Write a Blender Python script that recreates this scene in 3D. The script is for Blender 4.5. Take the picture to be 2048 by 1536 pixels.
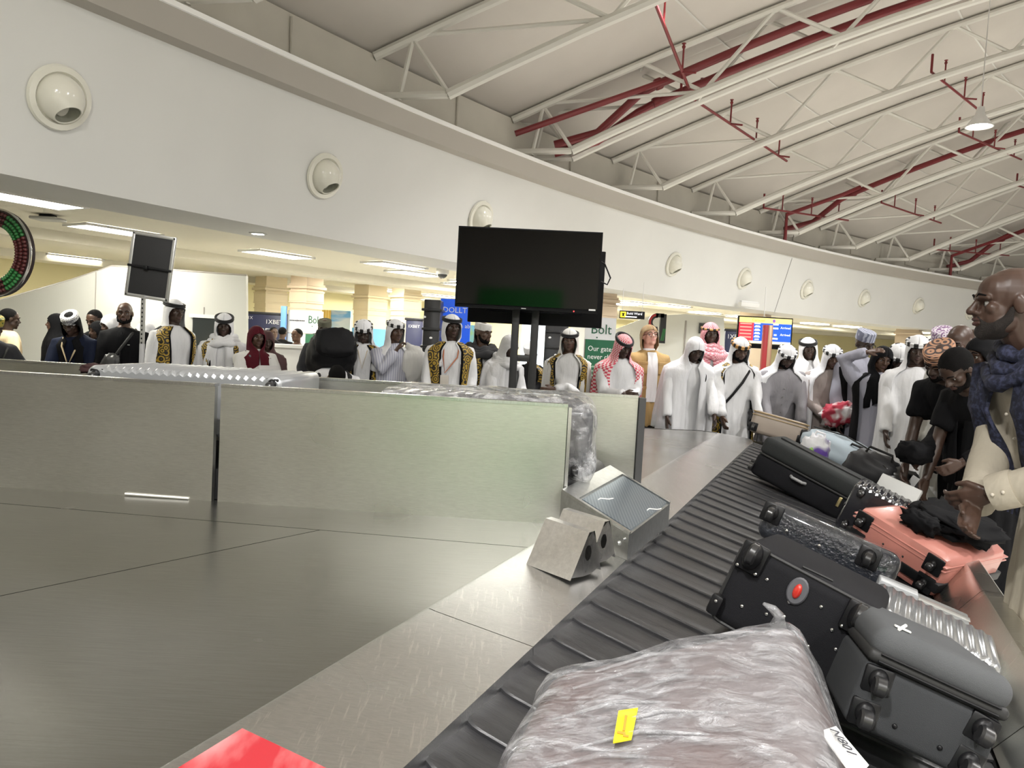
import bpy, bmesh, math, random
import numpy as np
from mathutils import Matrix, Vector, Euler
for _o in list(bpy.data.objects): bpy.data.objects.remove(_o)
SC = bpy.context.scene
COL = SC.collection
rnd = random.Random(7)
PI = math.pi
R = math.radians
# ------------------------------------------------------------------ camera, world, light, exposure
CAMZ = 1.5; F = 1539.0; PITCH = .0543; ROLL = .0541
_f = np.array([0, math.cos(PITCH), -math.sin(PITCH)]); _r = np.array([1., 0, 0]); _u = np.array([0, math.sin(PITCH), math.cos(PITCH)])
CR = math.cos(ROLL) * _r + math.sin(ROLL) * _u; CU = -math.sin(ROLL) * _r + math.cos(ROLL) * _u
cam = bpy.data.cameras.new('camera'); camo = bpy.data.objects.new('camera', cam); COL.objects.link(camo)
cam.sensor_width = 36; cam.lens = F / 2048 * 36; cam.clip_start = .05; cam.clip_end = 300
camo.matrix_world = Matrix(((CR[0], CU[0], -_f[0], 0), (CR[1], CU[1], -_f[1], 0), (CR[2], CU[2], -_f[2], CAMZ), (0, 0, 0, 1)))
SC.camera = camo
SC.view_settings.view_transform = 'Standard'; SC.view_settings.look = 'None'; SC.view_settings.gamma = 1
SC.view_settings.use_curve_mapping = False; SC.view_settings.exposure = 0.04
SC.cycles.use_denoising = True; SC.cycles.max_bounces = 6; SC.cycles.diffuse_bounces = 3; SC.cycles.glossy_bounces = 4
SC.cycles.transparent_max_bounces = 8; SC.cycles.transmission_bounces = 4; SC.cycles.sample_clamp_indirect = 6
wd = bpy.data.worlds.new('world'); SC.world = wd; wd.use_nodes = True
wd.node_tree.nodes['Background'].inputs[0].default_value = (1, .98, .95, 1)
wd.node_tree.nodes['Background'].inputs[1].default_value = .18
LAMPS = [(6.93, 12.0, 5.17), (9.47, 14.0, 4.88), (6.2, 2.2, 6.2), (3.2, -4.5, 5.6), (9., 1.0, 6.2), (9., -5, 6.2), (9.0, 7., 6.3), (15, 7, 6.6), (15, 14, 6.6), (-.5, -4.5, 5.2), (3.4, -9, 5.8), (1.7, 8.7, 5.8), (-1.0, -.6, 5.4)]  # lamps in view come first; the unseen rest is added for light
LAMP_K = [.6, .6, 1, 1, 1, 1, .7, 1, 1, 1, 1, .38, .9]
LAMP_W = 330

def at(x, y, d):
    """the point seen at pixel (x, y) of the 2048 x 1536 photograph, d metres ahead of the camera"""
    v = _f + (x - 1024) / F * CR - (y - 768) / F * CU
    return Vector((v * (d / v[1])).tolist()) + Vector((0, 0, CAMZ))
def atz(x, y, z):
    v = _f + (x - 1024) / F * CR - (y - 768) / F * CU
    return Vector((v * ((z - CAMZ) / v[2])).tolist()) + Vector((0, 0, CAMZ))

# ------------------------------------------------------------------ materials
MATS = {}
def nt(name):
    m = bpy.data.materials.new(name); m.use_nodes = True
    t = m.node_tree; b = t.nodes['Principled BSDF']
    return m, t, b
def N(t, kind, **kw):
    n = t.nodes.new('ShaderNode' + kind)
    for k, v in kw.items():
        if k in n.inputs: n.inputs[k].default_value = v
        else: setattr(n, k, v)
    return n
def mat(name, col, rough=.6, metal=0., var=0., vs=8., bump=0., bs=60., stretch=None, emit=0., spec=None, sheen=0., alpha=1., trans=0., coat=0., aniso=0.):
    if name in MATS: return MATS[name]
    m, t, b = nt(name)
    b.inputs['Base Color'].default_value = (*col, 1); b.inputs['Roughness'].default_value = rough; b.inputs['Metallic'].default_value = metal
    if spec is not None: b.inputs['Specular IOR Level'].default_value = spec
    if emit: b.inputs['Emission Color'].default_value = (*col, 1); b.inputs['Emission Strength'].default_value = emit
    if sheen: b.inputs['Sheen Weight'].default_value = sheen
    if coat: b.inputs['Coat Weight'].default_value = coat; b.inputs['Coat Roughness'].default_value = .08
    if trans: b.inputs['Transmission Weight'].default_value = trans
    if aniso: b.inputs['Anisotropic'].default_value = aniso
    if alpha < 1: b.inputs['Alpha'].default_value = alpha
    if var or bump:
        tc = N(t, 'TexCoord'); mp = N(t, 'Mapping'); t.links.new(tc.outputs['Object'], mp.inputs[0])
        if stretch: mp.inputs['Scale'].default_value = stretch
    if var:
        n = N(t, 'TexNoise', Scale=vs, Detail=4.); t.links.new(mp.outputs[0], n.inputs['Vector'])
        r = N(t, 'MapRange'); r.inputs[1].default_value = .3; r.inputs[2].default_value = .7; r.inputs[3].default_value = 1 - var; r.inputs[4].default_value = 1 + var
        t.links.new(n.outputs['Fac'], r.inputs[0])
        mx = N(t, 'VectorMath', operation='SCALE'); mx.inputs[0].default_value = col
        t.links.new(r.outputs[0], mx.inputs['Scale']); t.links.new(mx.outputs[0], b.inputs['Base Color'])
    if bump:
        n = N(t, 'TexNoise', Scale=bs, Detail=3.); t.links.new(mp.outputs[0], n.inputs['Vector'])
        bp = N(t, 'Bump', Strength=bump, Distance=.01); t.links.new(n.outputs['Fac'], bp.inputs['Height']); t.links.new(bp.outputs[0], b.inputs['Normal'])
    MATS[name] = m
    return m
def steel(name, col=(.58, .58, .56), rough=.28, stretch=(3, 90, 90), scratch=0., bump=.06, vr=.12):
    """brushed stainless steel: grain along one axis, uneven gloss, optional scratches"""
    if name in MATS: return MATS[name]
    m, t, b = nt(name); b.inputs['Metallic'].default_value = 1
    tc = N(t, 'TexCoord'); mp = N(t, 'Mapping'); mp.inputs['Scale'].default_value = stretch; t.links.new(tc.outputs['Object'], mp.inputs[0])
    n = N(t, 'TexNoise', Scale=4., Detail=6., Roughness=.7); t.links.new(mp.outputs[0], n.inputs['Vector'])
    n2 = N(t, 'TexNoise', Scale=2.2, Detail=3.); t.links.new(tc.outputs['Object'], n2.inputs['Vector'])
    r = N(t, 'MapRange'); r.inputs[1].default_value = .25; r.inputs[2].default_value = .75; r.inputs[3].default_value = rough - vr; r.inputs[4].default_value = rough + vr
    t.links.new(n2.outputs['Fac'], r.inputs[0]); t.links.new(r.outputs[0], b.inputs['Roughness'])
    r2 = N(t, 'MapRange'); r2.inputs[1].default_value = .3; r2.inputs[2].default_value = .7; r2.inputs[3].default_value = .86; r2.inputs[4].default_value = 1.08
    t.links.new(n.outputs['Fac'], r2.inputs[0])
    mx = N(t, 'VectorMath', operation='SCALE'); mx.inputs[0].default_value = col; t.links.new(r2.outputs[0], mx.inputs['Scale'])
    out = mx.outputs[0]
    if scratch:
        mp2 = N(t, 'Mapping'); mp2.inputs['Scale'].default_value = (60, 5, 20); mp2.inputs['Rotation'].default_value = (0, 0, .5); t.links.new(tc.outputs['Object'], mp2.inputs[0])
        s = N(t, 'TexNoise', Scale=1.6, Detail=5., Roughness=.75); t.links.new(mp2.outputs[0], s.inputs['Vector'])
        sr = N(t, 'MapRange'); sr.inputs[1].default_value = .56; sr.inputs[2].default_value = .66; t.links.new(s.outputs['Fac'], sr.inputs[0])
        mk = N(t, 'Math', operation='MULTIPLY'); mk.inputs[1].default_value = scratch; t.links.new(sr.outputs[0], mk.inputs[0])
        mm = N(t, 'Mix', data_type='RGBA'); mm.inputs[7].default_value = (.85, .85, .84, 1)
        t.links.new(mk.outputs[0], mm.inputs[0]); t.links.new(out, mm.inputs[6]); out = mm.outputs[2]
    t.links.new(out, b.inputs['Base Color'])
    bp = N(t, 'Bump', Strength=bump, Distance=.004); t.links.new(n.outputs['Fac'], bp.inputs['Height']); t.links.new(bp.outputs[0], b.inputs['Normal'])
    MATS[name] = m
    return m
def two_tone(name, a, c, kind='VORO', scale=20., rough=.7, cut=.5, uv=False, stretch=(1, 1, 1), detail=1., soft=.06, metal=0., sheen=0.):
    """two colours laid out by a pattern: checks, rings, stripes or blotches"""
    if name in MATS: return MATS[name]
    m, t, b = nt(name); b.inputs['Roughness'].default_value = rough; b.inputs['Metallic'].default_value = metal
    tc = N(t, 'TexCoord'); mp = N(t, 'Mapping'); mp.inputs['Scale'].default_value = stretch
    t.links.new(tc.outputs['UV' if uv else 'Object'], mp.inputs[0])
    if kind == 'CHECK':
        n = N(t, 'TexChecker', Scale=scale); t.links.new(mp.outputs[0], n.inputs['Vector']); fac = n.outputs['Fac']
    elif kind == 'NOISE':
        n = N(t, 'TexNoise', Scale=scale, Detail=detail); t.links.new(mp.outputs[0], n.inputs['Vector']); fac = n.outputs['Fac']
    elif kind == 'WAVE':
        n = N(t, 'TexWave', Scale=scale, Distortion=detail); t.links.new(mp.outputs[0], n.inputs['Vector']); fac = n.outputs['Fac']
    elif kind == 'RING':
        v = N(t, 'TexVoronoi', Scale=scale); t.links.new(mp.outputs[0], v.inputs['Vector'])
        k = N(t, 'Math', operation='MULTIPLY'); k.inputs[1].default_value = detail; t.links.new(v.outputs['Distance'], k.inputs[0])
        s = N(t, 'Math', operation='SINE'); t.links.new(k.outputs[0], s.inputs[0])
        h = N(t, 'MapRange'); h.inputs[1].default_value = -1; t.links.new(s.outputs[0], h.inputs[0]); fac = h.outputs[0]
    elif kind == 'ANGLE':      # sectors round the local vertical axis
        sx = N(t, 'SeparateXYZ'); t.links.new(mp.outputs[0], sx.inputs[0])
        k = N(t, 'Math', operation='ARCTAN2'); t.links.new(sx.outputs[0], k.inputs[0]); t.links.new(sx.outputs[1], k.inputs[1])
        k2 = N(t, 'Math', operation='MULTIPLY'); k2.inputs[1].default_value = scale; t.links.new(k.outputs[0], k2.inputs[0])
        s = N(t, 'Math', operation='SINE'); t.links.new(k2.outputs[0], s.inputs[0]); fac = s.outputs[0]; cut = 0
    else:
        v = N(t, 'TexVoronoi', Scale=scale); t.links.new(mp.outputs[0], v.inputs['Vector']); fac = v.outputs['Distance']
    r = N(t, 'MapRange'); r.inputs[1].default_value = cut - soft; r.inputs[2].default_value = cut + soft; t.links.new(fac, r.inputs[0])
    mm = N(t, 'Mix', data_type='RGBA'); mm.inputs[6].default_value = (*a, 1); mm.inputs[7].default_value = (*c, 1)
    t.links.new(r.outputs[0], mm.inputs[0]); t.links.new(mm.outputs[2], b.inputs['Base Color'])
    MATS[name] = m
    return m
def film_mat(name, col=(.85, .85, .86), base=.25, lo=.5, hi=.62, scale=14., stretch=(1, 3, 1), rough=.12, bump=.9):
    """clear stretch film: mostly see-through, milky where it folds, sharp small highlights"""
    if name in MATS: return MATS[name]
    m, t, b = nt(name)
    tc = N(t, 'TexCoord'); mp = N(t, 'Mapping'); mp.inputs['Scale'].default_value = stretch; t.links.new(tc.outputs['Object'], mp.inputs[0])
    n = N(t, 'TexNoise', Scale=scale, Detail=6., Roughness=.65, Distortion=1.2); t.links.new(mp.outputs[0], n.inputs['Vector'])
    r = N(t, 'MapRange'); r.inputs[1].default_value = lo; r.inputs[2].default_value = hi; r.inputs[3].default_value = base; r.inputs[4].default_value = .8
    t.links.new(n.outputs['Fac'], r.inputs[0]); t.links.new(r.outputs[0], b.inputs['Alpha'])
    b.inputs['Base Color'].default_value = (*col, 1); b.inputs['Roughness'].default_value = rough; b.inputs['Specular IOR Level'].default_value = .9
    b.inputs['Coat Weight'].default_value = .8; b.inputs['Coat Roughness'].default_value = .05
    n2 = N(t, 'TexNoise', Scale=scale * 2.2, Detail=5., Roughness=.6, Distortion=1.5); t.links.new(mp.outputs[0], n2.inputs['Vector'])
    bp = N(t, 'Bump', Strength=bump, Distance=.02); t.links.new(n2.outputs['Fac'], bp.inputs['Height']); t.links.new(bp.outputs[0], b.inputs['Normal']); t.links.new(bp.outputs[0], b.inputs['Coat Normal'])
    MATS[name] = m
    return m

# ------------------------------------------------------------------ mesh helpers
class MB:
    """collects vertices and faces of one mesh"""
    def __init__(s): s.v = []; s.f = []; s.uv = []; s.mi = []
    def add(s, v, f, M=None, mi=0):
        o = len(s.v)
        if M is not None: v = [tuple(M @ Vector(p)) for p in v]
        s.v += [tuple(p) for p in v]; s.f += [tuple(i + o for i in q) for q in f]; s.mi += [mi] * len(f)
        return s
    def box(s, c, d, M=None, mi=0):
        x, y, z = [k / 2 for k in d]
        v = [(c[0] + a * x, c[1] + b * y, c[2] + e * z) for a in (-1, 1) for b in (-1, 1) for e in (-1, 1)]
        return s.add(v, [(0, 1, 3, 2), (4, 6, 7, 5), (0, 4, 5, 1), (2, 3, 7, 6), (0, 2, 6, 4), (1, 5, 7, 3)], M, mi)
    def rbox(s, c, d, r=.01, seg=2, M=None, mi=0):
        v, f = rounded(d, r, seg)
        return s.add([(p[0] + c[0], p[1] + c[1], p[2] + c[2]) for p in v], f, M, mi)
    def tube(s, pts, rad, n=8, M=None, mi=0, closed=False, round_=False):
        v, f = tube(pts, rad, n, closed, round_); return s.add(v, f, M, mi)
    def ell(s, c, r, n=12, m=8, M=None, mi=0, rot=None):
        v, f = ellipsoid(c, r, n, m, rot); return s.add(v, f, M, mi)
    def lathe(s, prof, n=20, M=None, mi=0):
        v = []; f = []
        for (r, z) in prof: v += [(r * math.cos(2 * PI * k / n), r * math.sin(2 * PI * k / n), z) for k in range(n)]
        for i in range(len(prof) - 1):
            for k in range(n): f.append((i * n + k, i * n + (k + 1) % n, (i + 1) * n + (k + 1) % n, (i + 1) * n + k))
        f.append(tuple(range(n - 1, -1, -1))); f.append(tuple((len(prof) - 1) * n + k for k in range(n)))
        return s.add(v, f, M, mi)
    def prism(s, poly, z0, z1, M=None, mi=0):
        n = len(poly); v = [(p[0], p[1], z0) for p in poly] + [(p[0], p[1], z1) for p in poly]
        f = [tuple(range(n - 1, -1, -1)), tuple(range(n, 2 * n))] + [(i, (i + 1) % n, n + (i + 1) % n, n + i) for i in range(n)]
        return s.add(v, f, M, mi)
    def hexa(s, p8, mi=0):
        """eight corners: four below, four above, both counter-clockwise"""
        return s.add(p8, [(3, 2, 1, 0), (4, 5, 6, 7), (0, 1, 5, 4), (1, 2, 6, 5), (2, 3, 7, 6), (3, 0, 4, 7)], None, mi)
    def grid(s, rows, mi=0, wrap=False):
        n = len(rows[0]); v = [p for r in rows for p in r]; f = []
        for i in range(len(rows) - 1):
            for k in range(n if wrap else n - 1): f.append((i * n + k, i * n + (k + 1) % n, (i + 1) * n + (k + 1) % n, (i + 1) * n + k))
        return s.add(v, f, None, mi)
_RB = {}
def rounded(d, r, seg):
    key = (round(d[0], 4), round(d[1], 4), round(d[2], 4), round(r, 4), seg)
    if key not in _RB:
        bm = bmesh.new(); bmesh.ops.create_cube(bm, size=1); bmesh.ops.scale(bm, vec=d, verts=bm.verts)
        bmesh.ops.bevel(bm, geom=bm.edges[:], offset=min(r, min(d) * .49), segments=seg, profile=.5, affect='EDGES')
        bm.verts.index_update(); _RB[key] = ([tuple(v.co) for v in bm.verts], [tuple(v.index for v in f.verts) for f in bm.faces]); bm.free()
    return _RB[key]
def tube(pts, rad, n=8, closed=False, round_=False):
    P = [Vector(p) for p in pts]; k = len(P)
    if not hasattr(rad, '__len__'): rad = [rad] * k
    rad = list(rad)
    if round_:
        d0 = (P[0] - P[1]).normalized(); d1 = (P[-1] - P[-2]).normalized(); r0, r1 = rad[0], rad[-1]
        P = [P[0] + d0 * r0 * .95, P[0] + d0 * r0 * .6] + P + [P[-1] + d1 * r1 * .6, P[-1] + d1 * r1 * .95]
        rad = [r0 * .3, r0 * .8] + rad + [r1 * .8, r1 * .3]; k = len(P)
    v = []; f = []; prev = None
    for i in range(k):
        if closed: t = P[(i + 1) % k] - P[i - 1]
        else: t = P[min(i + 1, k - 1)] - P[max(i - 1, 0)]
        t = t.normalized() if t.length > 1e-9 else Vector((0, 0, 1))
        if prev is None:
            a = Vector((0, 0, 1)) if abs(t.z) < .9 else Vector((1, 0, 0)); u = a.cross(t).normalized()
        else:
            u = prev - t * prev.dot(t); u = u.normalized() if u.length > 1e-6 else t.orthogonal().normalized()
        prev = u; w = t.cross(u)
        for j in range(n):
            an = 2 * PI * j / n; v.append(tuple(P[i] + (u * math.cos(an) + w * math.sin(an)) * rad[i]))
    for i in range(k if closed else k - 1):
        for j in range(n): f.append((i * n + j, i * n + (j + 1) % n, ((i + 1) % k) * n + (j + 1) % n, ((i + 1) % k) * n + j))
    if not closed: f.append(tuple(range(n - 1, -1, -1))); f.append(tuple((k - 1) * n + j for j in range(n)))
    return v, f
def ellipsoid(c, r, n=12, m=8, rot=None):
    if not hasattr(r, '__len__'): r = (r, r, r)
    v = [(0, 0, 1)]; f = []
    for i in range(1, m):
        th = PI * i / m
        v += [(math.sin(th) * math.cos(2 * PI * j / n), math.sin(th) * math.sin(2 * PI * j / n), math.cos(th)) for j in range(n)]
    v.append((0, 0, -1)); L = len(v) - 1
    for j in range(n): f.append((0, 1 + j, 1 + (j + 1) % n)); f.append((L, L - n + (j + 1) % n, L - n + j))
    for i in range(m - 2):
        for j in range(n): a = 1 + i * n; f.append((a + j, a + n + j, a + n + (j + 1) % n, a + (j + 1) % n))
    out = []
    for p in v:
        q = Vector((p[0] * r[0], p[1] * r[1], p[2] * r[2]))
        if rot is not None: q = rot @ q
        out.append((q.x + c[0], q.y + c[1], q.z + c[2]))
    return out, f
def to_mesh(name, mb, mats, smooth=None, uvs=None):
    me = bpy.data.meshes.new(name); me.from_pydata(mb.v, [], mb.f); me.update()
    for m in (mats if isinstance(mats, (list, tuple)) else [mats]): me.materials.append(m)
    if any(mb.mi): me.polygons.foreach_set('material_index', mb.mi)
    if uvs is not None:
        ul = me.uv_layers.new(name='UVMap'); idx = np.zeros(len(me.loops), dtype=np.int32); me.loops.foreach_get('vertex_index', idx)
        ul.data.foreach_set('uv', np.asarray(uvs, dtype=np.float32)[idx].ravel())
    if smooth is not None: shade(me, smooth)
    return me
def shade(me, ang):
    me.polygons.foreach_set('use_smooth', [True] * len(me.polygons))
    if ang < 180: me.set_sharp_from_angle(angle=R(ang))
def obj(name, mb, mats, parent=None, smooth=40, uvs=None):
    me = mb if isinstance(mb, bpy.types.Mesh) else to_mesh(name, mb, mats, smooth, uvs)
    o = bpy.data.objects.new(name, me); COL.objects.link(o)
    if parent is not None: o.parent = parent
    return o
def link_copy(o, parent, M=None):
    c = o.copy(); COL.objects.link(c); c.parent = parent
    if M is not None: c.matrix_local = M
    return c
def tag(o, label=None, cat=None, group=None, kind=None):
    if label: o['label'] = label
    if cat: o['category'] = cat
    if group: o['group'] = group
    if kind: o['kind'] = kind
    return o
def thing(name, label, cat, loc=(0, 0, 0), rotz=0., group=None, M=None, kind=None):
    o = bpy.data.objects.new(name, None); COL.objects.link(o); o.empty_display_size = .1
    if M is not None: o.matrix_world = M
    else: o.location = loc; o.rotation_euler = (0, 0, rotz)
    return tag(o, label, cat, group, kind)
def struct(name, mb, m, smooth=40, parent=None):
    o = obj(name, mb, m, parent, smooth)
    if parent is None: o['kind'] = 'structure'
    return o
def text(name, body, size, M, m, parent, ext=.002, align='LEFT'):
    c = bpy.data.curves.new(name, 'FONT'); c.body = body; c.size = size; c.extrude = ext; c.align_x = align; c.resolution_u = 2
    tmp = bpy.data.objects.new(name, c); me = bpy.data.meshes.new_from_object(tmp); bpy.data.objects.remove(tmp)
    me.materials.clear(); me.materials.append(m); o = bpy.data.objects.new(name, me); COL.objects.link(o); o.parent = parent; o.matrix_local = M
    return o
def frame(o, x, y):
    """matrix with origin o, x axis along x, z axis along x cross y"""
    x = Vector(x).normalized(); z = x.cross(Vector(y)).normalized(); y = z.cross(x); o = Vector(o)
    return Matrix(((x.x, y.x, z.x, o.x), (x.y, y.y, z.y, o.y), (x.z, y.z, z.z, o.z), (0, 0, 0, 1)))
def lerp(a, b, t): return a + (b - a) * t
def copy_tree(o, parent=None):
    c = o.copy(); COL.objects.link(c); c.parent = parent
    for ch in o.children: copy_tree(ch, c)
    return c
# ================================================================== THE SETTING
WHITE = mat('white_paint', (.78, .77, .73), .55, var=.03, vs=1.5)
BULK = mat('bulkhead_paint', (.76, .755, .72), .6, var=.03, vs=.8)
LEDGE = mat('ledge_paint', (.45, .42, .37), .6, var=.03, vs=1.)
LIP = mat('lip_paint', (.95, .94, .91), .45)
UPWALL = mat('upper_wall_paint', (.60, .57, .50), .7, var=.08, vs=1.2)
CREAM = mat('cream_paint', (.93, .84, .50), .6, var=.03, vs=1.)
ROOFM = mat('roof_lining', (.63, .59, .54), .7, var=.06, vs=.7)
TRUSSM = mat('truss_paint', (.74, .72, .66), .45)
DARKLINE = mat('dark_gap', (.05, .045, .04), .8)
LOWCEIL = mat('low_ceiling', (.80, .76, .64), .7)
FLOORM = mat('floor_tiles', (.62, .60, .55), .25, var=.06, vs=3)
PIPER = mat('red_pipe_paint', (.20, .022, .026), .4)
STEELD = mat('dark_fitting', (.05, .05, .05), .5)
mb = MB(); mb.box((6, 6, -.05), (60, 70, .1)); struct('floor', mb, FLOORM)
# curved bulkhead: a leaning cone strip about one centre; ledge and upper wall share the centre
CX, CY, RB = 35.46, -15.87, 44.64
ZB, ZT, ZL = CAMZ + 1.0, CAMZ + 2.2016, CAMZ + 2.484
LEAN = .2783; RT = RB - LEAN * (ZT - ZB); RL = RB - .5244; RU = 44.618; ZR = CAMZ + 3.10
A0, A1 = 2.93, 1.66
def ring(r, z, a): return (CX + r * math.cos(a), CY + r * math.sin(a), z)
ANG = [lerp(A0, A1, i / 150) for i in range(151)]
def strip(prof, angs=ANG): 
    m = MB(); m.grid([[ring(r, z, a) for (r, z) in prof] for a in angs]); return m
SEAM = 2.6347 - .0603 * 5.62
i_s = min(range(151), key=lambda i: abs(ANG[i] - SEAM))
w1 = struct('wall_bulkhead', strip([(RB + .85, ZB), (RB, ZB), (RT, ZT), (RT - .015, ZT + .03)], ANG[:i_s + 1]), BULK, 30)
struct('wall_bulkhead_end', strip([(RB + .85, ZB), (RB, ZB), (RT, ZT), (RT - .015, ZT + .03)], ANG[i_s:]), BULK, 30)
mb = MB()
for q in (0, 1):
    pass
mb.grid([[ring(r - .004, z, SEAM + da) for (r, z) in ((RB, ZB), (RT, ZT))] for da in (-.00012, .00012)]); struct('trim_seam', mb, DARKLINE)
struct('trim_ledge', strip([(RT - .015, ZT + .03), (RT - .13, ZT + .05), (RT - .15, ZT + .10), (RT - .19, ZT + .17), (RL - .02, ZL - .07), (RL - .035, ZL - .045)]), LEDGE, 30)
struct('trim_lip', strip([(RL - .035, ZL - .045), (RL - .05, ZL - .04), (RL - .055, ZL), (RL + .03, ZL + .004), (RL + .10, ZL - .02), (RU, ZL - .12)]), LIP, 25)
struct('wall_upper', strip([(RU + .9, ZB + .14), (RU + .02, ZB + .14), (RU + .02, ZL - .2), (RU, ZL - .2), (RU, ZR + .02)]), UPWALL, 30)
# trusses spring from the upper wall, side by side across the hall
TA0, TDA = 2.5563, .05971
def tstart(k):
    a = TA0 - TDA * k; return Vector((CX + RU * math.cos(a), CY + RU * math.sin(a), 0))
_s3 = tstart(3); TH = math.atan2(CY - _s3.y, CX - _s3.x) + .6841; TD = Vector((math.cos(TH), math.sin(TH), 0)); TNRM = Vector((-TD.y, TD.x, 0))
def ztop(s): return ZR + .4904 * s - .0100 * s * s
def zbot(s): return CAMZ + 2.414 + .5358 * s - .0161 * s * s
def tp(k, s, z, off=0): p = tstart(k) + TD * s + TNRM * off; return (p.x, p.y, z)
# roof lining between trusses
KS = range(-9, 15)
mb = MB(); rows = []
for k in KS: rows.append([tp(k, s, ztop(max(s, 0)) + .07) for s in [-.6, 0] + [i * .8 for i in range(1, 31)]])
mb.grid(rows); struct('ceiling_roof', mb, ROOFM, 60)
# cream seams of the lining, running across the trusses
for j, s in enumerate((2.6, 5.4, 8.2, 11.)):
    m = MB()
    for k in range(-2, 13): 
        a, b = Vector(tp(k, s, ztop(s) + .066)), Vector(tp(k + 1, s, ztop(s) + .066))
        m.add([a + TD * .03, b + TD * .03, b - TD * .03, a - TD * .03], [(0, 1, 2, 3)])
    struct('trim_roof_seam', m, WHITE)
def bar(m, a, b, r, n=8): m.tube([a, b], r, n)
def truss_plane(k, off, t, wide):
    r = .052
    m = MB(); m.tube([tp(k, s, ztop(s) - .0, off) for s in [0, .5] + [i for i in range(1, 15)]], r, 8); obj('top_chord', m, TRUSSM, t)
    sb = .85
    m = MB(); m.tube([tp(k, s, zbot(s - .3), off) for s in [sb] + [i * .9 + 1.4 for i in range(14)]], .062, 8); obj('bottom_chord', m, TRUSSM, t)
    m = MB(); bar(m, tp(k, .02, zbot(.35) + .06, off), tp(k, sb, zbot(.55), off), .045); obj('strut', m, TRUSSM, t)
    # web: first a small triangle at the wall, then alternating diagonals
    nodes_t = [.42, 1.75, 3.5, 5.3, 7.1, 8.9, 10.7]; nodes_b = [sb, 2.6, 4.4, 6.2, 8., 9.8]
    m0 = MB(); bar(m0, tp(k, .42, ztop(.42) - .03, off), tp(k, .3, zbot(.35) + .03, off), .028, 6); obj('web_bar', m0, TRUSSM, t)
    for i, sb_ in enumerate(nodes_b):
        if i == 0:
            m1 = MB(); bar(m1, tp(k, .42, ztop(.42), off), tp(k, sb, zbot(.6), off), .028, 6); obj('web_bar', m1, TRUSSM, t)
            m1 = MB(); bar(m1, tp(k, .5, ztop(.5), off), tp(k, 2.6, zbot(2.3), off), .025, 6); obj('web_bar', m1, TRUSSM, t)
            continue
        for st in (nodes_t[i], nodes_t[i + 1]):
            m1 = MB(); bar(m1, tp(k, st, ztop(st), off), tp(k, sb_, zbot(sb_ - .3), off), .03, 6); obj('web_bar', m1, TRUSSM, t)
ORD = ['nearest', 'second', 'third', 'fourth', 'fifth', 'sixth', 'seventh', 'eighth', 'ninth', 'tenth', 'eleventh', 'twelfth', 'thirteenth']
for k in range(-1, 12):
    wide = k % 3 == 1
    lab = f'{"double pale steel roof truss carrying red pipes" if wide else "single pale curved steel roof truss"}, {ORD[k + 1]} along the upper wall'
    t = thing('roof_truss', lab, 'truss', group='roof trusses along the upper wall')
    truss_plane(k, 0, t, wide)
    if wide:
        truss_plane(k, .42, t, wide)
        for s in (1.75, 3.5, 5.3, 7.1, 8.9):
            m = MB(); bar(m, tp(k, s, ztop(s), 0), tp(k, s, ztop(s), .42), .025, 6); obj('tie_bar', m, TRUSSM, t)
        for s in (2.6, 4.4, 6.2, 8.):
            m = MB(); bar(m, tp(k, s, zbot(s - .3), 0), tp(k, s, zbot(s - .3), .42), .025, 6); obj('tie_bar', m, TRUSSM, t)
    # bracket post on the wall under the truss
    m = MB(); a = tp(k, .06, ZL - .16, 0); m.box((a[0], a[1], (ZL - .16 + zbot(.35) + .05) / 2), (.16, .16, zbot(.35) + .21 - ZL)); obj('wall_bracket', m, UPWALL, t)
# red sprinkler mains inside the double trusses
for n_, k in enumerate((1, 4, 7, 10)):
    lab = ['pair of thick dark red sprinkler pipes in the nearest double truss', 'thick dark red sprinkler pipe in the second double truss', 'thick dark red sprinkler pipe in the third double truss', 'thick dark red sprinkler pipe in the farthest double truss'][n_]
    t = thing('sprinkler_pipe', lab, 'pipe', group='red sprinkler mains')
    for dz, off in ((.42, .15), (.20, .27)) if k == 1 else ((.34, .2),):
        m = MB(); m.tube([tp(k, .6, zbot(.4) + .02 + dz * .4, off), tp(k, 1.2, zbot(1.0) - .1 + dz * .4, off), tp(k, 1.75, zbot(1.4) + dz, off)] + [tp(k, s, zbot(s - .3) + dz, off) for s in range(2, 13)], .058, 10); obj('pipe_run', m, PIPER, t)
        m = MB(); m.lathe([(.075, -.05), (.08, -.03), (.08, .03), (.075, .05)], 12); fl = obj('flange', m, PIPER, t)
        p0, p1 = Vector(tp(k, 2.0, zbot(1.7) + dz, off)), Vector(tp(k, 2.4, zbot(2.1) + dz, off)); fl.matrix_local = frame(p0, (p1 - p0).orthogonal(), (p1 - p0).cross((p1 - p0).orthogonal()))
    m = MB(); m.tube(([tp(k, .06, zbot(.2) + .36, -.12)] if k == 1 else [tp(k, .55, ZL - .05, -.12), tp(k, .55, zbot(.6) + .32, -.12)]) + [ tp(k, 1.7, zbot(1.7) + .25, -.06), tp(k, 2.1, zbot(1.9) + .36, .1)], .042, 8); obj('riser', m, PIPER, t)
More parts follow.
